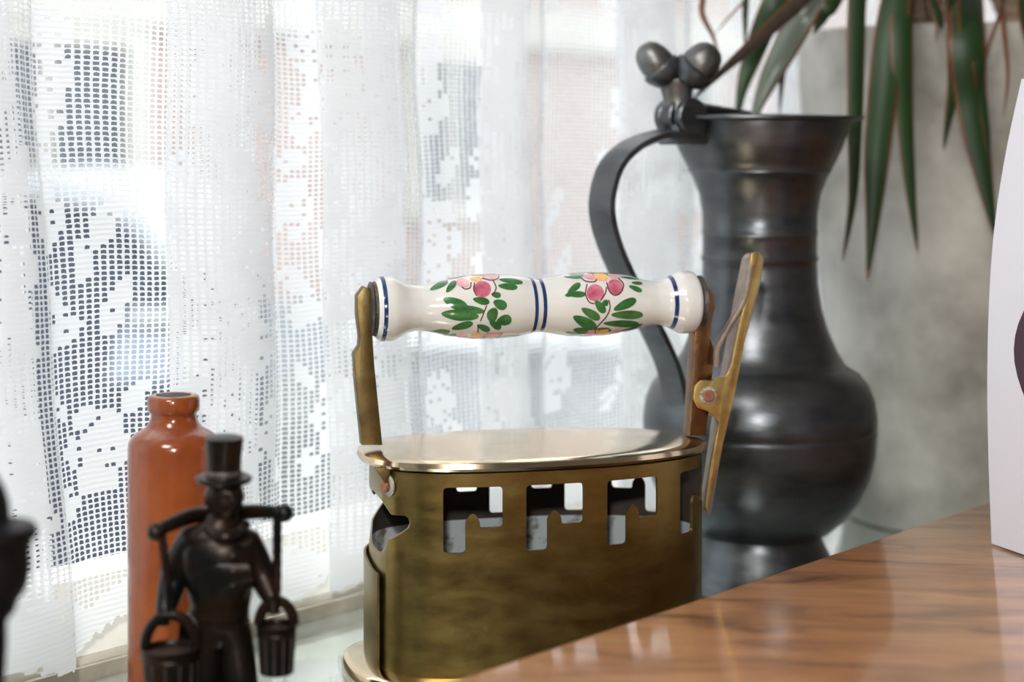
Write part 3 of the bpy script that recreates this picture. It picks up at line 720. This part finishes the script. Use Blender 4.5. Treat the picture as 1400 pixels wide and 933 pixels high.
obj('lever_ear', xz_prism([puz(x, y, 0) for x, y in ((965, 548), (985, 520), (998, 505), (994, 545), (975, 570))], .004, 0.006), M['brass_gold'], iron)
spr = [puz(x, y, -.006) for x, y in ((1023, 362), (1016, 400), (1008, 420), (990, 450), (978, 475), (976, 500))]
sp_path = smooth_path([(a, -.010, b) for a, b in spr], 6)
obj('latch_spring', tube(sp_path, .0022, 10, flat=(.85, 1.2), up=(0, 1, 0)), M['brass_grey'], iron)
pr = puz(968, 541, vC - .002)
obj('washer', align(lathe([(0.0005, 0), (0.0050, 0), (0.0050, .0005), (0.0040, .0011), (0.0005, .0011)], 24), (pr[0], vC - .0016, pr[1]), (0, -1, 0)), M['verdigris'], iron)
obj('rivet', align(lathe([(0.0004, 0), (0.0034, 0), (0.0034, .0018), (0.0028, .0024), (0.0003, .0024)], 24), (pr[0], vC - .0018, pr[1]), (0, -1, 0)), M['copper'], iron)

# ------------------------------------------------------------------ pewter jug
JY = 1.19; JX = (1038.5 - 700) / F * JY; JS = JY / F
jug = empty('pewter_jug', 'tall dark pewter lidded jug with twin acorn thumbpiece behind the iron', 'jug', (JX, JY, 0))
def jz(y): return H - (y - HOR) * JS
jp = [(118, 799), (119, 795), (114, 788), (108, 781), (108, 777), (103, 772), (97, 757), (90, 744), (86, 735), (85, 728), (98, 722), (118, 705), (140, 678), (152, 650), (158.5, 620), (161, 590), (161.3, 584), (160.5, 582), (161.5, 580), (161, 565), (158, 545),
      (150, 525), (138, 510), (124, 501), (121, 499.5), (119, 499), (107, 480), (94, 450), (85, 420), (80.5, 390), (79, 365), (79, 357), (81, 355), (81, 350), (79, 348.5), (79, 322), (80.5, 320), (79.5, 317.5), (80.5, 315), (79, 312), (80, 290), (84, 265), (92, 245), (97, 236), (99.5, 234), (99, 231),
      (104, 222), (113, 204), (119, 188), (122, 168), (122, 166), (118, 166), (110, 200), (90, 236), (76, 290), (76, 380), (60, 420)]
prof = [(r * JS * .985, jz(y)) for r, y in jp]; prof = [(0.0005, 0.004), (prof[0][0] * .9, 0.004), (prof[0][0] * .95, 0.0005)] + [(r, max(z, 0.0006)) for r, z in prof]
obj('jug_body', lathe(prof, 96, cap=False), M['pewter'], jug, angle=50)
jl = [(0.0004, jz(166)), (121 * JS, jz(166)), (139 * JS, jz(164.5)), (141 * JS, jz(162)), (140 * JS, jz(159.5)), (136 * JS, jz(159)), (80 * JS, jz(157)), (40 * JS, jz(156)), (0.0004, jz(156))]
lidj = obj('lid', lathe(jl, 96), M['pewter'], jug)
JA = R(35)                          # the handle leaves to the left and toward the camera
hd = Vector((-math.cos(JA), -math.sin(JA), 0)); hs = Vector((-hd.y, hd.x, 0))
def jrad(px):                       # radial distance along the handle plane for a picture column
    k = (px - 700) / F
    return (k * JY - JX) / (hd.x - k * hd.y)
def jpt(px, py):
    r = jrad(px); Yp = JY + hd.y * r; return Vector((hd.x * r, hd.y * r, H - (py - HOR) / F * Yp))
hpth = smooth_path([jpt(x, y) for x, y in ((945, 184), (915, 184), (890, 187), (862, 200), (838, 224), (826, 256), (823, 290), (832, 330), (851, 375), (875, 420), (898, 465), (915, 505), (924, 545), (927, 575))], 7)
n_ = len(hpth)
def strap(path, w, th, side):
    """flat strap with a central groove; side = width direction"""
    V = []; Fc = []; n = len(path)
    sec = [(-1, -.5), (-1, .5), (-.55, 1), (-.2, 1), (0, .4), (.2, 1), (.55, 1), (1, .5), (1, -.5), (0, -1)]
    for i, p in enumerate(path):
        t = (path[min(i + 1, n - 1)] - path[max(i - 1, 0)]).normalized(); nn = t.cross(side).normalized()
        wi = w[i] if isinstance(w, list) else w
        for a, b in sec: V.append(p + side * (a * wi / 2) + nn * (b * th / 2))
    k = len(sec)
    for i in range(n - 1):
        for q in range(k): Fc.append((i * k + q, i * k + (q + 1) % k, (i + 1) * k + (q + 1) % k, (i + 1) * k + q))
    Fc.append(tuple(range(k))[::-1]); Fc.append(tuple((n - 1) * k + q for q in range(k)))
    return V, Fc
obj('handle', strap(hpth, [.023 - .002 * i / n_ for i in range(n_)], .0075, -hs), M['pewter'], jug, angle=50)
hz = jpt(930, 160)
br = hd * -1
obj('handle_bracket', align(box(-.010, .010, -.0065, .0065, -.016, .026, .001), jpt(940, 184), br), M['pewter'], jug)
for off_, wd_, rr_ in ((-.0125, .006, .0118), (-.0045, .009, .0125), (.0075, .006, .0118)):
    obj('hinge_knuckle', align(lathe([(.001, 0), (rr_ - .001, 0), (rr_, .001), (rr_, wd_ - .001), (rr_ - .001, wd_), (.001, wd_)], 32), hz + hs * (off_), hs), M['pewter'], jug)
# tongue from hinge over the lid
tg = [jpt(940, 146), jpt(940, 146) + Vector((.02, .012, -.004)), jpt(940, 146) + Vector((.05, .03, -.0085))]
tg[0] = hz + Vector((0, 0, .008))
e1 = Vector((-.008, -.003, jz(158) + .001))
obj('lid_tongue', tube(smooth_path([hz + Vector((.004, .003, .006)), hz.lerp(e1, .5) + Vector((0, 0, .003)), e1], 6), [.0075 - .0045 * i / 12 for i in range(13)], 12, flat=(1.4, .7)), M['pewter'], jug)
tp = [jpt(928, 148), jpt(926, 128), jpt(925, 108)]
obj('thumbpiece_stem', tube(smooth_path(tp, 5), [.0100, .0094, .0088, .0086, .0086, .0088, .0092, .0098, .0104, .0108, .0108], 14, flat=(1.1, .8), up=(0, 1, 0)), M['pewter_light'], jug)
def acorn(base, tip, sc_):
    ax = (tip - base); Ln = ax.length
    cup = lathe([(.0005, 0), (.005 * sc_, .0006), (.0095 * sc_, .004), (.0118 * sc_, .009), (.0122 * sc_, .0120), (.0112 * sc_, .0136), (.0098 * sc_, .0138), (.0005, .0130)], 28)
    nut = lathe([(.0100 * sc_, .0130), (.0106 * sc_, .016), (.0100 * sc_, .021), (.0082 * sc_, .0262), (.0052 * sc_, .0295), (.0022, .0306), (.0004, .0308)], 28)
    a = obj('acorn', align(cup, base, ax), M['pewter'], jug); obj('nut', align(nut, base, ax), M['pewter_light'], a)
ab = jpt(920, 113); acorn(ab, ab + Vector((-34 * JS, -.002, 40 * JS)), 1.05)
acorn(ab + Vector((12 * JS, -.003, -1 * JS)), ab + Vector((52 * JS, -.008, 44 * JS)), 1.12)

# ------------------------------------------------------------------ stoneware bottle
BY = 0.92; BS = BY / F; BX = (237.5 - 700) / F * BY
bot = empty('stoneware_bottle', 'slender orange-brown glazed stoneware bottle beside the curtain', 'bottle', (BX, BY, 0))
def bz(y): return H - (y - HOR) * BS
bp = [(58, 977.8), (61, 974), (62, 965), (62, 612), (61, 604), (58, 598), (53, 593), (45, 588), (38, 584), (34.5, 579), (32, 573), (31, 568), (32, 564), (35, 561), (35.5, 556), (35.5, 546), (34, 541.5), (31, 540), (24, 540), (23, 545), (23, 560)]
obj('bottle_body', lathe([(.0005, .0006)] + [(r * BS, max(bz(y), .0006)) for r, y in bp], 64, cap=False), M['stoneware'], bot, angle=60)
obj('stopper', lathe([(.0003, bz(560)), (23.2 * BS, bz(560)), (23.2 * BS, bz(542)), (20 * BS, bz(539.5)), (.0003, bz(539))], 32), M['cork'], bot)

# ------------------------------------------------------------------ bronze water carrier
FY = 0.80; FS = FY / F
fx0 = (303 - 700) / F * FY
fig = empty('water_carrier_figurine', 'dark bronze figurine of a man in a top hat carrying two buckets', 'figurine', (fx0, FY, 0))
def fp(x, y, dy=0):
    Y = FY + dy; return Vector(((x - 700) / F * Y - fx0, dy, H - (y - HOR) / F * Y))
def skin(name, verts, edges, radii, m, parent, extra=None, sub=2):
    me = bpy.data.meshes.new(name); me.from_pydata([tuple(v) for v in verts], edges, []); o = bpy.data.objects.new('tmp_skin', me); C.objects.link(o)
    md = o.modifiers.new('s', 'SKIN'); md.use_smooth_shade = True; md.branch_smoothing = 0.6
    for i, r in enumerate(radii):
        sv = me.skin_vertices[0].data[i]; sv.radius = r if isinstance(r, tuple) else (r, r); sv.use_root = (i == 0)
    ss = o.modifiers.new('sub', 'SUBSURF'); ss.levels = sub; ss.render_levels = sub
    bpy.context.view_layer.update(); dg = bpy.context.evaluated_depsgraph_get()
    m2 = bpy.data.meshes.new_from_object(o.evaluated_get(dg)); vf = ([v.co.copy() for v in m2.vertices], [tuple(p.vertices) for p in m2.polygons])
    bpy.data.objects.remove(o)
    if extra: vf = join(vf, *extra)
    return obj(name, vf, m, parent, angle=70)
q = FS
fv = [fp(299, 846), fp(299, 826), fp(300, 790, -.002), fp(301, 758, -.003), fp(303, 733, -.001), fp(305, 716), fp(307, 700),
      fp(262, 740), fp(238, 790, .002), fp(226, 834, -.006), fp(224, 846, -.010),
      fp(342, 742), fp(356, 782, .002), fp(371, 816, -.004), fp(375, 826, -.006),
      fp(283, 872, -.001), fp(279, 950, -.004), fp(279, 1010), fp(281, 1068), fp(272, 1084, -.014),
      fp(322, 870, -.001), fp(330, 950, -.006), fp(331, 1010), fp(330, 1068), fp(340, 1084, -.012)]
fe = [(0, 1), (1, 2), (2, 3), (3, 4), (4, 5), (5, 6), (4, 7), (7, 8), (8, 9), (9, 10), (4, 11), (11, 12), (12, 13), (13, 14),
      (0, 15), (15, 16), (16, 17), (17, 18), (18, 19), (0, 20), (20, 21), (21, 22), (22, 23), (23, 24)]
fr_ = [33, 38, 46, 50, 38, 24, 22, 25, 19, 13, 10, 24, 19, 13, 10, 27, 21, 20, 12, 11, 26, 21, 20, 12, 11]
fr_ = [r * q * 1.18 for r in fr_]; fr_[3] = (57 * q, 44 * q); fr_[2] = (52 * q, 42 * q); fr_[1] = (44 * q, 37 * q)
# head with nose, brow, sockets, mouth, chin, ears; face turned to the right of the picture
fa = R(-90 + 32); fdir = Vector((math.cos(fa), math.sin(fa), 0)); fside = Vector((-fdir.y, fdir.x, 0)); hc = fp(307, 680, 0)
hv, hf = sphere((0, 0, 0), 1, 40, 30); hv2 = []
def bump_(p, c, s): return math.exp(-sum(((p[i] - c[i]) / s[i]) ** 2 for i in range(3)))
for p in hv:
    # x forward, y side, z up
    x, y, z = p
    r = 1 + .26 * bump_(p, (1, 0, -.12), (.4, .15, .24)) + .08 * bump_(p, (1, 0, .25), (.5, .6, .12)) - .13 * bump_(p, (.9, .34, .06), (.3, .16, .12)) - .13 * bump_(p, (.9, -.34, .06), (.3, .16, .12)) \
        + .10 * bump_(p, (.8, 0, -.85), (.4, .3, .2)) + .09 * bump_(p, (.95, 0, -.48), (.3, .25, .07)) - .08 * bump_(p, (.95, 0, -.56), (.3, .25, .05)) + .2 * bump_(p, (0, 1, -.05), (.18, .3, .2)) + .2 * bump_(p, (0, -1, -.05), (.18, .3, .2))
    w = 1 - .18 * max(0, -z)
    hv2.append(hc + fdir * (x * r * 28 * q) + fside * (y * r * 26 * q * w) + Vector((0, 0, z * r * 36 * q)))
fingers = []
for hx, hy, hdy, sg in ((224, 838, -.008, 1), (374, 822, -.006, -1)):
    for k in range(4):
        c = fp(hx, hy + k * 5.0, hdy); rad = (7.6 - .4 * abs(k - 1.2)) * q
        pth = [c + Vector((math.cos(a) * rad * sg, -math.sin(a) * rad, 0)) for a in [R(v_) for v_ in (200, 150, 100, 50, 0, -40)]]
        fingers.append(tube(pth, [2.6 * q, 2.6 * q, 2.5 * q, 2.4 * q, 2.2 * q, 1.7 * q], 8))
    c = fp(hx, hy - 2, hdy); fingers.append(tube([c + Vector((-8 * q * sg, 0, 0)), c + Vector((-6 * q * sg, -6 * q, 3 * q)), c + Vector((1 * q * sg, -8 * q, 5 * q))], [3 * q, 2.8 * q, 2 * q], 8))
tr_ = []
for y_, w_, d_ in ((868, 30, 26), (850, 39, 33), (830, 40, 33), (805, 45, 36), (775, 53, 41), (750, 56, 42), (735, 50, 36), (724, 34, 28), (716, 20, 20)):
    c_ = fp(301, y_, 0); tr_.append([c_ + Vector((math.cos(a) * w_ * q, math.sin(a) * d_ * q, 0)) for a in [2 * PI * k / 32 for k in range(32)]])
torso = ([p for r_ in tr_ for p in r_], [(j * 32 + i, j * 32 + (i + 1) % 32, (j + 1) * 32 + (i + 1) % 32, (j + 1) * 32 + i) for j in range(8) for i in range(32)] + [tuple(range(32))[::-1], tuple(8 * 32 + i for i in range(32))])
skin('body', fv, fe, fr_, M['bronze'], fig, [(hv2, hf), torso] + fingers)
# jacket edge, collar, belt, buttons
obj('neckerchief', tube(smooth_path([fp(276, 722, .002), fp(290, 728, -.012), fp(309, 734, -.016), fp(328, 728, -.010), fp(336, 718, .002)], 5), 7.0 * q, 10), M['bronze'], fig)
obj('belt', xf(lathe([(39 * q, -5 * q), (41.5 * q, -4 * q), (41.5 * q, 4 * q), (39 * q, 5 * q)], 32, cap=False), Matrix.Translation(fp(299, 836)) @ Matrix.Diagonal((1, .86, 1, 1))), M['bronze'], fig)
for (x, y) in ((318, 760), (319, 780), (318, 800)):
    obj('button', sphere(fp(x, y, -.0138 if y < 790 else -.0125), 3.2 * q, 12, 8), M['bronze_pale'], fig)
obj('button', sphere(fp(331, 789, -.011), 2.4 * q, 12, 8), M['bronze_pale'], fig)
ct = prism([(-.014, 0), (.014, 0), (.017, -.028), (-.017, -.028)], -.001, .001)
obj('coat_tail', ([fp(290, 840, .0125) + Vector((p[0], p[2] + .004 * (-p[1] / .028), p[1])) for p in ct[0]], ct[1]), M['bronze'], fig)
# top hat
hat = obj('top_hat', xf(lathe([(.0004, 2 * q), (22 * q, 2 * q), (24 * q, -2 * q), (37 * q, -3 * q), (39 * q, 1 * q), (36 * q, 3.5 * q), (25 * q, 4 * q), (23 * q, 8 * q), (23.5 * q, 30 * q), (26 * q, 55 * q), (26 * q, 57 * q), (24 * q, 58 * q), (.0004, 58 * q)], 40),
                        Matrix.Translation(fp(306, 655, 0)) @ Euler((R(3), R(1.5), 0)).to_matrix().to_4x4()), M['bronze'], fig)
obj('hat_band', xf(lathe([(24.2 * q, 5 * q), (24.6 * q, 6 * q), (24.4 * q, 11 * q), (23.7 * q, 12 * q)], 40, cap=False), Matrix.Translation(fp(306, 655, 0))), M['bronze_pale'], hat)
# yoke
yk = smooth_path([fp(212, 728, -.012), fp(232, 718, -.008), fp(262, 706, .001), fp(285, 704, .008), (fp(305, 706, .011)), fp(330, 701, .008), fp(360, 700, .001), fp(388, 702, -.004)], 5)
obj('yoke', tube(yk, [(8.5 + 3.0 * math.sin(PI * i / (len(yk) - 1))) * q for i in range(len(yk))], 14), M['bronze'], fig)
for (x, y, d_) in ((213, 728, -.012), (389, 702, -.004)):
    obj('yoke_knob', join(sphere(fp(x, y, d_), 12.5 * q, 14, 10), sphere(fp(x + (8 if x < 300 else -9), y - 2, d_), 9 * q, 14, 10, (.5, 1, 1.1))), M['bronze'], fig)
def bucket(cx, rim_y, r, bot_y, rb, dy, top_hook, rope_top):
    o = fp(cx, rim_y, dy); hgt = (bot_y - rim_y) * q
    pf = [(.0004, -hgt), (rb * q, -hgt), (r * q * .93, -8 * q), (r * q * .98, -7 * q), (r * q, -2 * q), (r * q, 0), (r * q * .93, 1 * q), (r * q * .90, -1 * q), (r * q * .88, -6 * q), (.0004, -6 * q)]
    b_ = obj('bucket', xf(lathe(pf, 32, cap=False), Matrix.Translation(o)), M['bronze'], fig)
    obj('hoop', xf(lathe([(r * q * .93 * .985, -16 * q), (r * q * .97, -15 * q), (r * q * .96, -11 * q), (r * q * .94, -10 * q)], 32, cap=False), Matrix.Translation(o)), M['bronze'], b_)
    for k in range(12):
        a = 2 * PI * k / 12; p0 = o + Vector((math.cos(a) * r * q * .93, math.sin(a) * r * q * .93, -12 * q)); p1 = o + Vector((math.cos(a) * rb * q, math.sin(a) * rb * q, -hgt + 1 * q))
        obj('stave_edge', tube([p0, p1], 1.1 * q, 6), M['bronze_pale'], b_)
    hh = (rim_y - top_hook) * q
    hp_ = [o + Vector((math.cos(a) * r * .86 * q, 0, math.sin(a) * hh)) for a in [PI * k / 14 for k in range(15)]]
    obj('bucket_handle', tube(hp_, 7.5 * q, 10, up=(0, 1, 0)), M['bronze'], b_)
    tp_ = o + Vector((0, 0, hh - 1 * q)); r0 = fp(*rope_top)
    obj('rope', tube(smooth_path([r0, r0.lerp(tp_, .5) + Vector((0, .001, 0)), tp_], 8), [6.0 * q + .8 * q * (i % 2) for i in range(17)], 8), M['bronze'], fig)
bucket(233, 886, 40, 985, 33, -.012, 842, (221, 730, -.012))
bucket(378, 854, 27.5, 920, 22.5, -.004, 822, (379, 704, -.004))
obj('base', lathe([(.0004, .0006), (85 * q, .0006), (86 * q, 4 * q), (82 * q, 10 * q), (.0004, 12 * q)], 40), M['bronze'], fig)

# ------------------------------------------------------------------ dark turned stand at the left edge
KY = 0.66; KS = KY / F; KX = (-18 - 700) / F * KY
ks = empty('candlestick', 'black turned metal candlestick cut off by the left edge of the picture', 'candlestick', (KX, KY, 0))
def kz(y): return H - (y - HOR) * KS
kp = [(90, 1280), (90, 1270), (60, 1255), (30, 1235), (22, 1150), (20, 1050), (24, 930), (27, 880), (27, 850), (38, 836), (42, 822), (52, 808), (56, 795), (58, 775), (57, 758), (60, 742), (67, 736), (68, 726), (64, 719), (40, 717), (32, 712), (31, 700), (30, 688), (24, 668), (14, 650), (5, 640), (.5, 638)]
kz0 = kz(1280)
prk = [(r * KS, (kz(y) - kz0) * (kz(638)) / (kz(638) - kz0)) for r, y in kp]
prk = [(r * KS, kz(y) if y < 1000 else kz(1000) * (1280 - y) / 280) for r, y in kp]
sp_i = 18
obj('stem', lathe([(.0004, .0006)] + [(a, max(b, .0006)) for a, b in prk[:sp_i + 2]], 48), M['black_turned'], ks, angle=45)
obj('cup', lathe([(.0004, prk[sp_i + 1][1])] + prk[sp_i + 1:], 48, cap=False), M['black_turned'], ks, angle=45)

# ------------------------------------------------------------------ tent card on the table
cdp = [at(1357, 745, 0.0 + (H - TZ) * F / (745 - HOR))]
c0 = cdp[0]; c0.z = TZ + .0006
card = empty('tent_card', 'white folded paper card standing on the table at the right edge', 'card', c0)
dirb = Vector((0.30, -0.80, 0)).normalized(); W_ = 0.16
def cardpanel(edge, thick=.0006, w=W_):
    V = []; Fc = []; n = len(edge); nn = dirb.cross(Vector((0, 0, 1))).normalized() * thick
    for p in edge: V += [p, p + dirb * w, p + dirb * w + nn, p + nn]
    for i in range(n - 1):
        for k in range(4): Fc.append((i * 4 + k, i * 4 + (k + 1) % 4, (i + 1) * 4 + (k + 1) % 4, (i + 1) * 4 + k))
    Fc.append((0, 1, 2, 3)); Fc.append(tuple((n - 1) * 4 + k for k in (3, 2, 1, 0)))
    return V, Fc
Yc = c0.y
def cp(x, y, dY): p = at(x, y, Yc + dY) - c0; return p
edge = smooth_path([cp(1357, 744, 0), cp(1353, 640, .001), cp(1351, 520, .003), cp(1354, 400, .008), cp(1362, 300, .014), cp(1378, 200, .020), cp(1398, 108, .026)], 4)
edge[0].z = 0
obj('front_panel', cardpanel(edge), M['card'], card)
topc = edge[-1]
back = [topc, topc + Vector((.035, .012, -.06)), Vector((.075, .03, 0.0))]
obj('back_panel', cardpanel(smooth_path(back, 4)), M['card_mauve'], card)
fl = [Vector((.0012, .0006, 0)), Vector((.072, .0285, 0))]; fl = [fl[0], fl[1], fl[1] + dirb * W_, fl[0] + dirb * W_]
obj('base_flap', ([p + Vector((0, 0, .0002)) for p in fl] + [p + Vector((0, 0, .0014)) for p in fl], [(0, 1, 2, 3), (4, 5, 6, 7), (0, 1, 5, 4), (1, 2, 6, 5), (2, 3, 7, 6), (3, 0, 4, 7)]), M['card'], card, smooth=False)
# plum print on the front panel
pm = []; 
pe = [e + dirb * 0 for e in edge]
def on_panel(f, w):                 # f 0..1 up the panel, w metres along it
    i = f * (len(edge) - 1); a = int(min(i, len(edge) - 2)); return edge[a].lerp(edge[a + 1], i - a) + dirb * w
nrm_p = dirb.cross(Vector((0, 0, 1))).normalized()
sgn_ = 1 if (nrm_p.dot(Vector((-0.27, -.96, 0))) > 0) else -1
Vp = []; Fp = []
ns, nw = 10, 6
for i in range(ns + 1):
    f = .28 + .24 * i / ns; half = math.sin(PI * i / ns)
    for k in range(nw + 1):
        w_ = 0.030 - 0.006 * half + (0.05) * half * k / nw + .012 * (1 - half)
        Vp.append(on_panel(f, w_) + nrm_p * (sgn_ * .0011))
for i in range(ns):
    for k in range(nw): a = i * (nw + 1) + k; Fp.append((a, a + 1, a + nw + 2, a + nw + 1))
obj('printed_motif', (Vp, Fp), M['card_print'], card)

# ------------------------------------------------------------------ potted dracaena
PX, PY = 0.357, 1.412
pot = empty('potted_dracaena', 'red-edged dracaena drooping over a large grey concrete planter by the window', 'plant', (PX, PY, 0))
zt_ = 0.372
obj('planter', lathe([(.0005, .0006), (.095, .0006), (.099, .0015), (.1005, .006), (.106, .06), (.114, .14), (.126, .24), (.1340, .33), (.1360, zt_ - .006), (.1350, zt_ - .001), (.1330, zt_), (.126, zt_), (.124, zt_ - .004), (.119, .30), (.0005, .298)], 96, cap=False), M['concrete'], pot, angle=50)
rgs = []
for j in range(9):
    r = .116 * (j + .02) / 8; rgs.append(r)
Vs = []; Fs = []
for j, r in enumerate(rgs):
    for k in range(32):
        a = 2 * PI * k / 32; Vs.append((r * math.cos(a), r * math.sin(a), .345 + random.uniform(-.003, .003)))
for j in range(8):
    for k in range(32): Fs.append((j * 32 + k, j * 32 + (k + 1) % 32, (j + 1) * 32 + (k + 1) % 32, (j + 1) * 32 + k))
obj('soil', (Vs, Fs), M['soil'], pot)
def lp(x, y, Y):
    if y > -20 and x > 1090: Y = min(Y, 1.25 if y > 30 else 1.26)
    return at(x, y, Y) - Vector((PX, PY, 0))
crA = lp(1215, -150, 1.34); crB = lp(1330, -140, 1.40); crC = lp(1285, -60, 1.50)
for cr_, b0, r in ((crA, Vector((-.05, -.02, .34)), .011), (crB, Vector((.03, -.03, .34)), .013), (crC, Vector((-.02, .05, .34)), .010)):
    pth = smooth_path([b0, b0.lerp(cr_, .35) + Vector((.008, .006, 0)), b0.lerp(cr_, .7) + Vector((-.004, .004, 0)), cr_], 8)
    obj('trunk', tube(pth, [r * (1.1 - .3 * i / 24) * (1.06 if i % 3 == 0 else 1) for i in range(25)], 12), M['trunk'], pot)
def leaf(pts, wpx, tw=0.0, m=None, name='leaf', rawpts=None, base_w=0.6):
    if rawpts is None: raw = [lp(*p) for p in pts]; Yr = pts[0][2]
    else: raw = rawpts; Yr = 1.35
    path = smooth_path(raw, 8); n = len(path); w = 1.25 * wpx * Yr / F
    V = []; Fc = []; mi = []
    for i, p in enumerate(path):
        t = (path[min(i + 1, n - 1)] - path[max(i - 1, 0)]).normalized()
        f = i / (n - 1); prof_ = (base_w + (1 - base_w) * min(1, f * 3)) * (1 - max(0, (f - .45) / .55) ** 1.5) + .02
        face = Vector((math.sin(tw + .3 * f), -math.cos(tw + .3 * f), .12)).normalized()
        s = t.cross(face); s = s.normalized() if s.length > 1e-4 else Vector((1, 0, 0)); nn = s.cross(t).normalized()
        hw = w / 2 * prof_
        for a, dpt in ((-1, 0), (-.82, -.12), (-.4, -.30), (0, -.42), (.4, -.30), (.82, -.12), (1, 0)):
            V.append(p + s * (a * hw) + nn * (-dpt * hw * .8))
        for a, dpt in ((1, .0), (.4, -.30), (0, -.42), (-.4, -.30), (-1, .0)):
            V.append(p + s * (a * hw * .98) + nn * (-dpt * hw * .8) - nn * (.0004))
    k = 12
    for i in range(n - 1):
        for q_ in range(k):
            Fc.append((i * k + q_, i * k + (q_ + 1) % k, (i + 1) * k + (q_ + 1) % k, (i + 1) * k + q_)); f = i / (n - 1)
            mi.append(1 if (q_ in (0, 5, 6, 11) or f > .93) else 0)
    Fc.append(tuple(range(k))[::-1]); mi.append(1); Fc.append(tuple((n - 1) * k + q_ for q_ in range(k))); mi.append(1)
    o = obj(name, (V, Fc), [m or M['leaf'], M['leaf_edge']], pot, angle=60)
    o.data.polygons.foreach_set('material_index', mi); return o
A_ = (1215, -150, 1.34); B_ = (1330, -140, 1.40)
leaf([A_, (1185, -90, 1.28), (1172, 0, 1.25), (1169, 160, 1.24), (1166, 270, 1.24), (1152, 358, 1.24)], 21, .2)
leaf([A_, (1232, -60, 1.28), (1215, 60, 1.26), (1200, 200, 1.25), (1194, 290, 1.25), (1186, 385, 1.25)], 31, -.3)
leaf([A_, (1238, -80, 1.30), (1233, 40, 1.28), (1236, 150, 1.27), (1245, 260, 1.27), (1255, 345, 1.27)], 24, .1)
leaf([B_, (1300, -60, 1.34), (1305, 30, 1.28), (1305, 110, 1.27), (1297, 160, 1.27), (1290, 205, 1.27)], 20, .3)
leaf([B_, (1325, -50, 1.36), (1322, 40, 1.28), (1328, 140, 1.28), (1345, 240, 1.28), (1362, 328, 1.28)], 36, -.1)
leaf([B_, (1335, -40, 1.37), (1336, 60, 1.29), (1342, 130, 1.28), (1350, 190, 1.28), (1352, 240, 1.28)], 16, .3)
leaf([B_, (1318, -60, 1.36), (1320, 20, 1.28), (1330, 80, 1.28), (1340, 130, 1.28)], 30, .5)
leaf([A_, (1262, -60, 1.38), (1275, 0, 1.29), (1290, 40, 1.29)], 26, .2)
leaf([A_, (1290, -50, 1.36), (1284, 10, 1.28), (1280, 58, 1.28)], 5, .2, M['leaf_dry'], 'dry_leaf')
leaf([B_, (1365, -70, 1.36), (1371, 20, 1.28), (1378, 100, 1.28), (1372, 160, 1.28)], 6, .2, M['leaf_dry'], 'dry_leaf')
leaf([B_, (1385, -50, 1.36), (1368, 15, 1.28), (1352, 60, 1.28), (1345, 90, 1.28)], 4, .2, M['leaf_dry'], 'dry_leaf')
leaf([B_, (1385, -80, 1.42), (1397, 0, 1.44), (1408, 60, 1.44), (1420, 110, 1.44)], 18, .4)
leaf([A_, (1150, -60, 1.27), (1094, 0, 1.24), (1035, 55, 1.23), (985, 100, 1.225), (942, 142, 1.22)], 20, .9, M['leaf_purple'], base_w=.8)
leaf([A_, (1100, -80, 1.32), (1060, 0, 1.27), (1032, 70, 1.29), (1015, 120, 1.29), (1006, 175, 1.29)], 25, -.2)
leaf([A_, (1150, -60, 1.30), (1104, 10, 1.28), (1066, 80, 1.27), (1042, 130, 1.27), (1026, 175, 1.27)], 30, -.5, M['leaf_grey'])
leaf([A_, (1175, -70, 1.34), (1140, 0, 1.28), (1122, 28, 1.28), (1112, 46, 1.28)], 18, .1)
leaf([A_, (1110, -60, 1.34), (1080, 40, 1.28), (1070, 100, 1.28), (1066, 160, 1.28)], 12, .1)
leaf([A_, (1000, -60, 1.34), (960, 5, 1.28), (975, 50, 1.28), (985, 82, 1.28)], 7, .1, M['leaf_dry'], 'dry_leaf')
leaf([A_, (1030, -60, 1.36), (1020, 0, 1.28), (1019, 40, 1.28), (1018, 75, 1.28)], 8, .1)
leaf([A_, (1090, -50, 1.36), (1020, 0, 1.28), (975, 50, 1.28)], 4, .1, M['leaf_dry'], 'dry_leaf')
leaf([lp(0, 0, 1)], 0) if False else None
for cr_ in (crA, crB, crC):
    for k in range(9):
        a = 2 * PI * k / 9 + random.uniform(-.3, .3)
        if math.cos(a) < -.2 and cr_ is not crB: continue
        dv = Vector((math.cos(a), math.sin(a), 0)); up_ = random.uniform(.06, .12)
        if (cr_ + dv * .2).y + PY - 1.05 < 0: continue
        pts_ = [cr_, cr_ + dv * .05 + Vector((0, 0, up_ * .8)), cr_ + dv * .12 + Vector((0, 0, up_)), cr_ + dv * .18 + Vector((0, 0, up_ * .7))]
        # keep leaves on the room side of the curtain
        wd = max(N.dot(p + Vector((PX, PY, 0)) - W0) for p in pts_); wm = min(N.dot(p + Vector((PX, PY, 0)) - W0) for p in pts_)
        if wm < 0.055: continue
        leaf(None, 22, random.uniform(-.5, .5), rawpts=pts_)
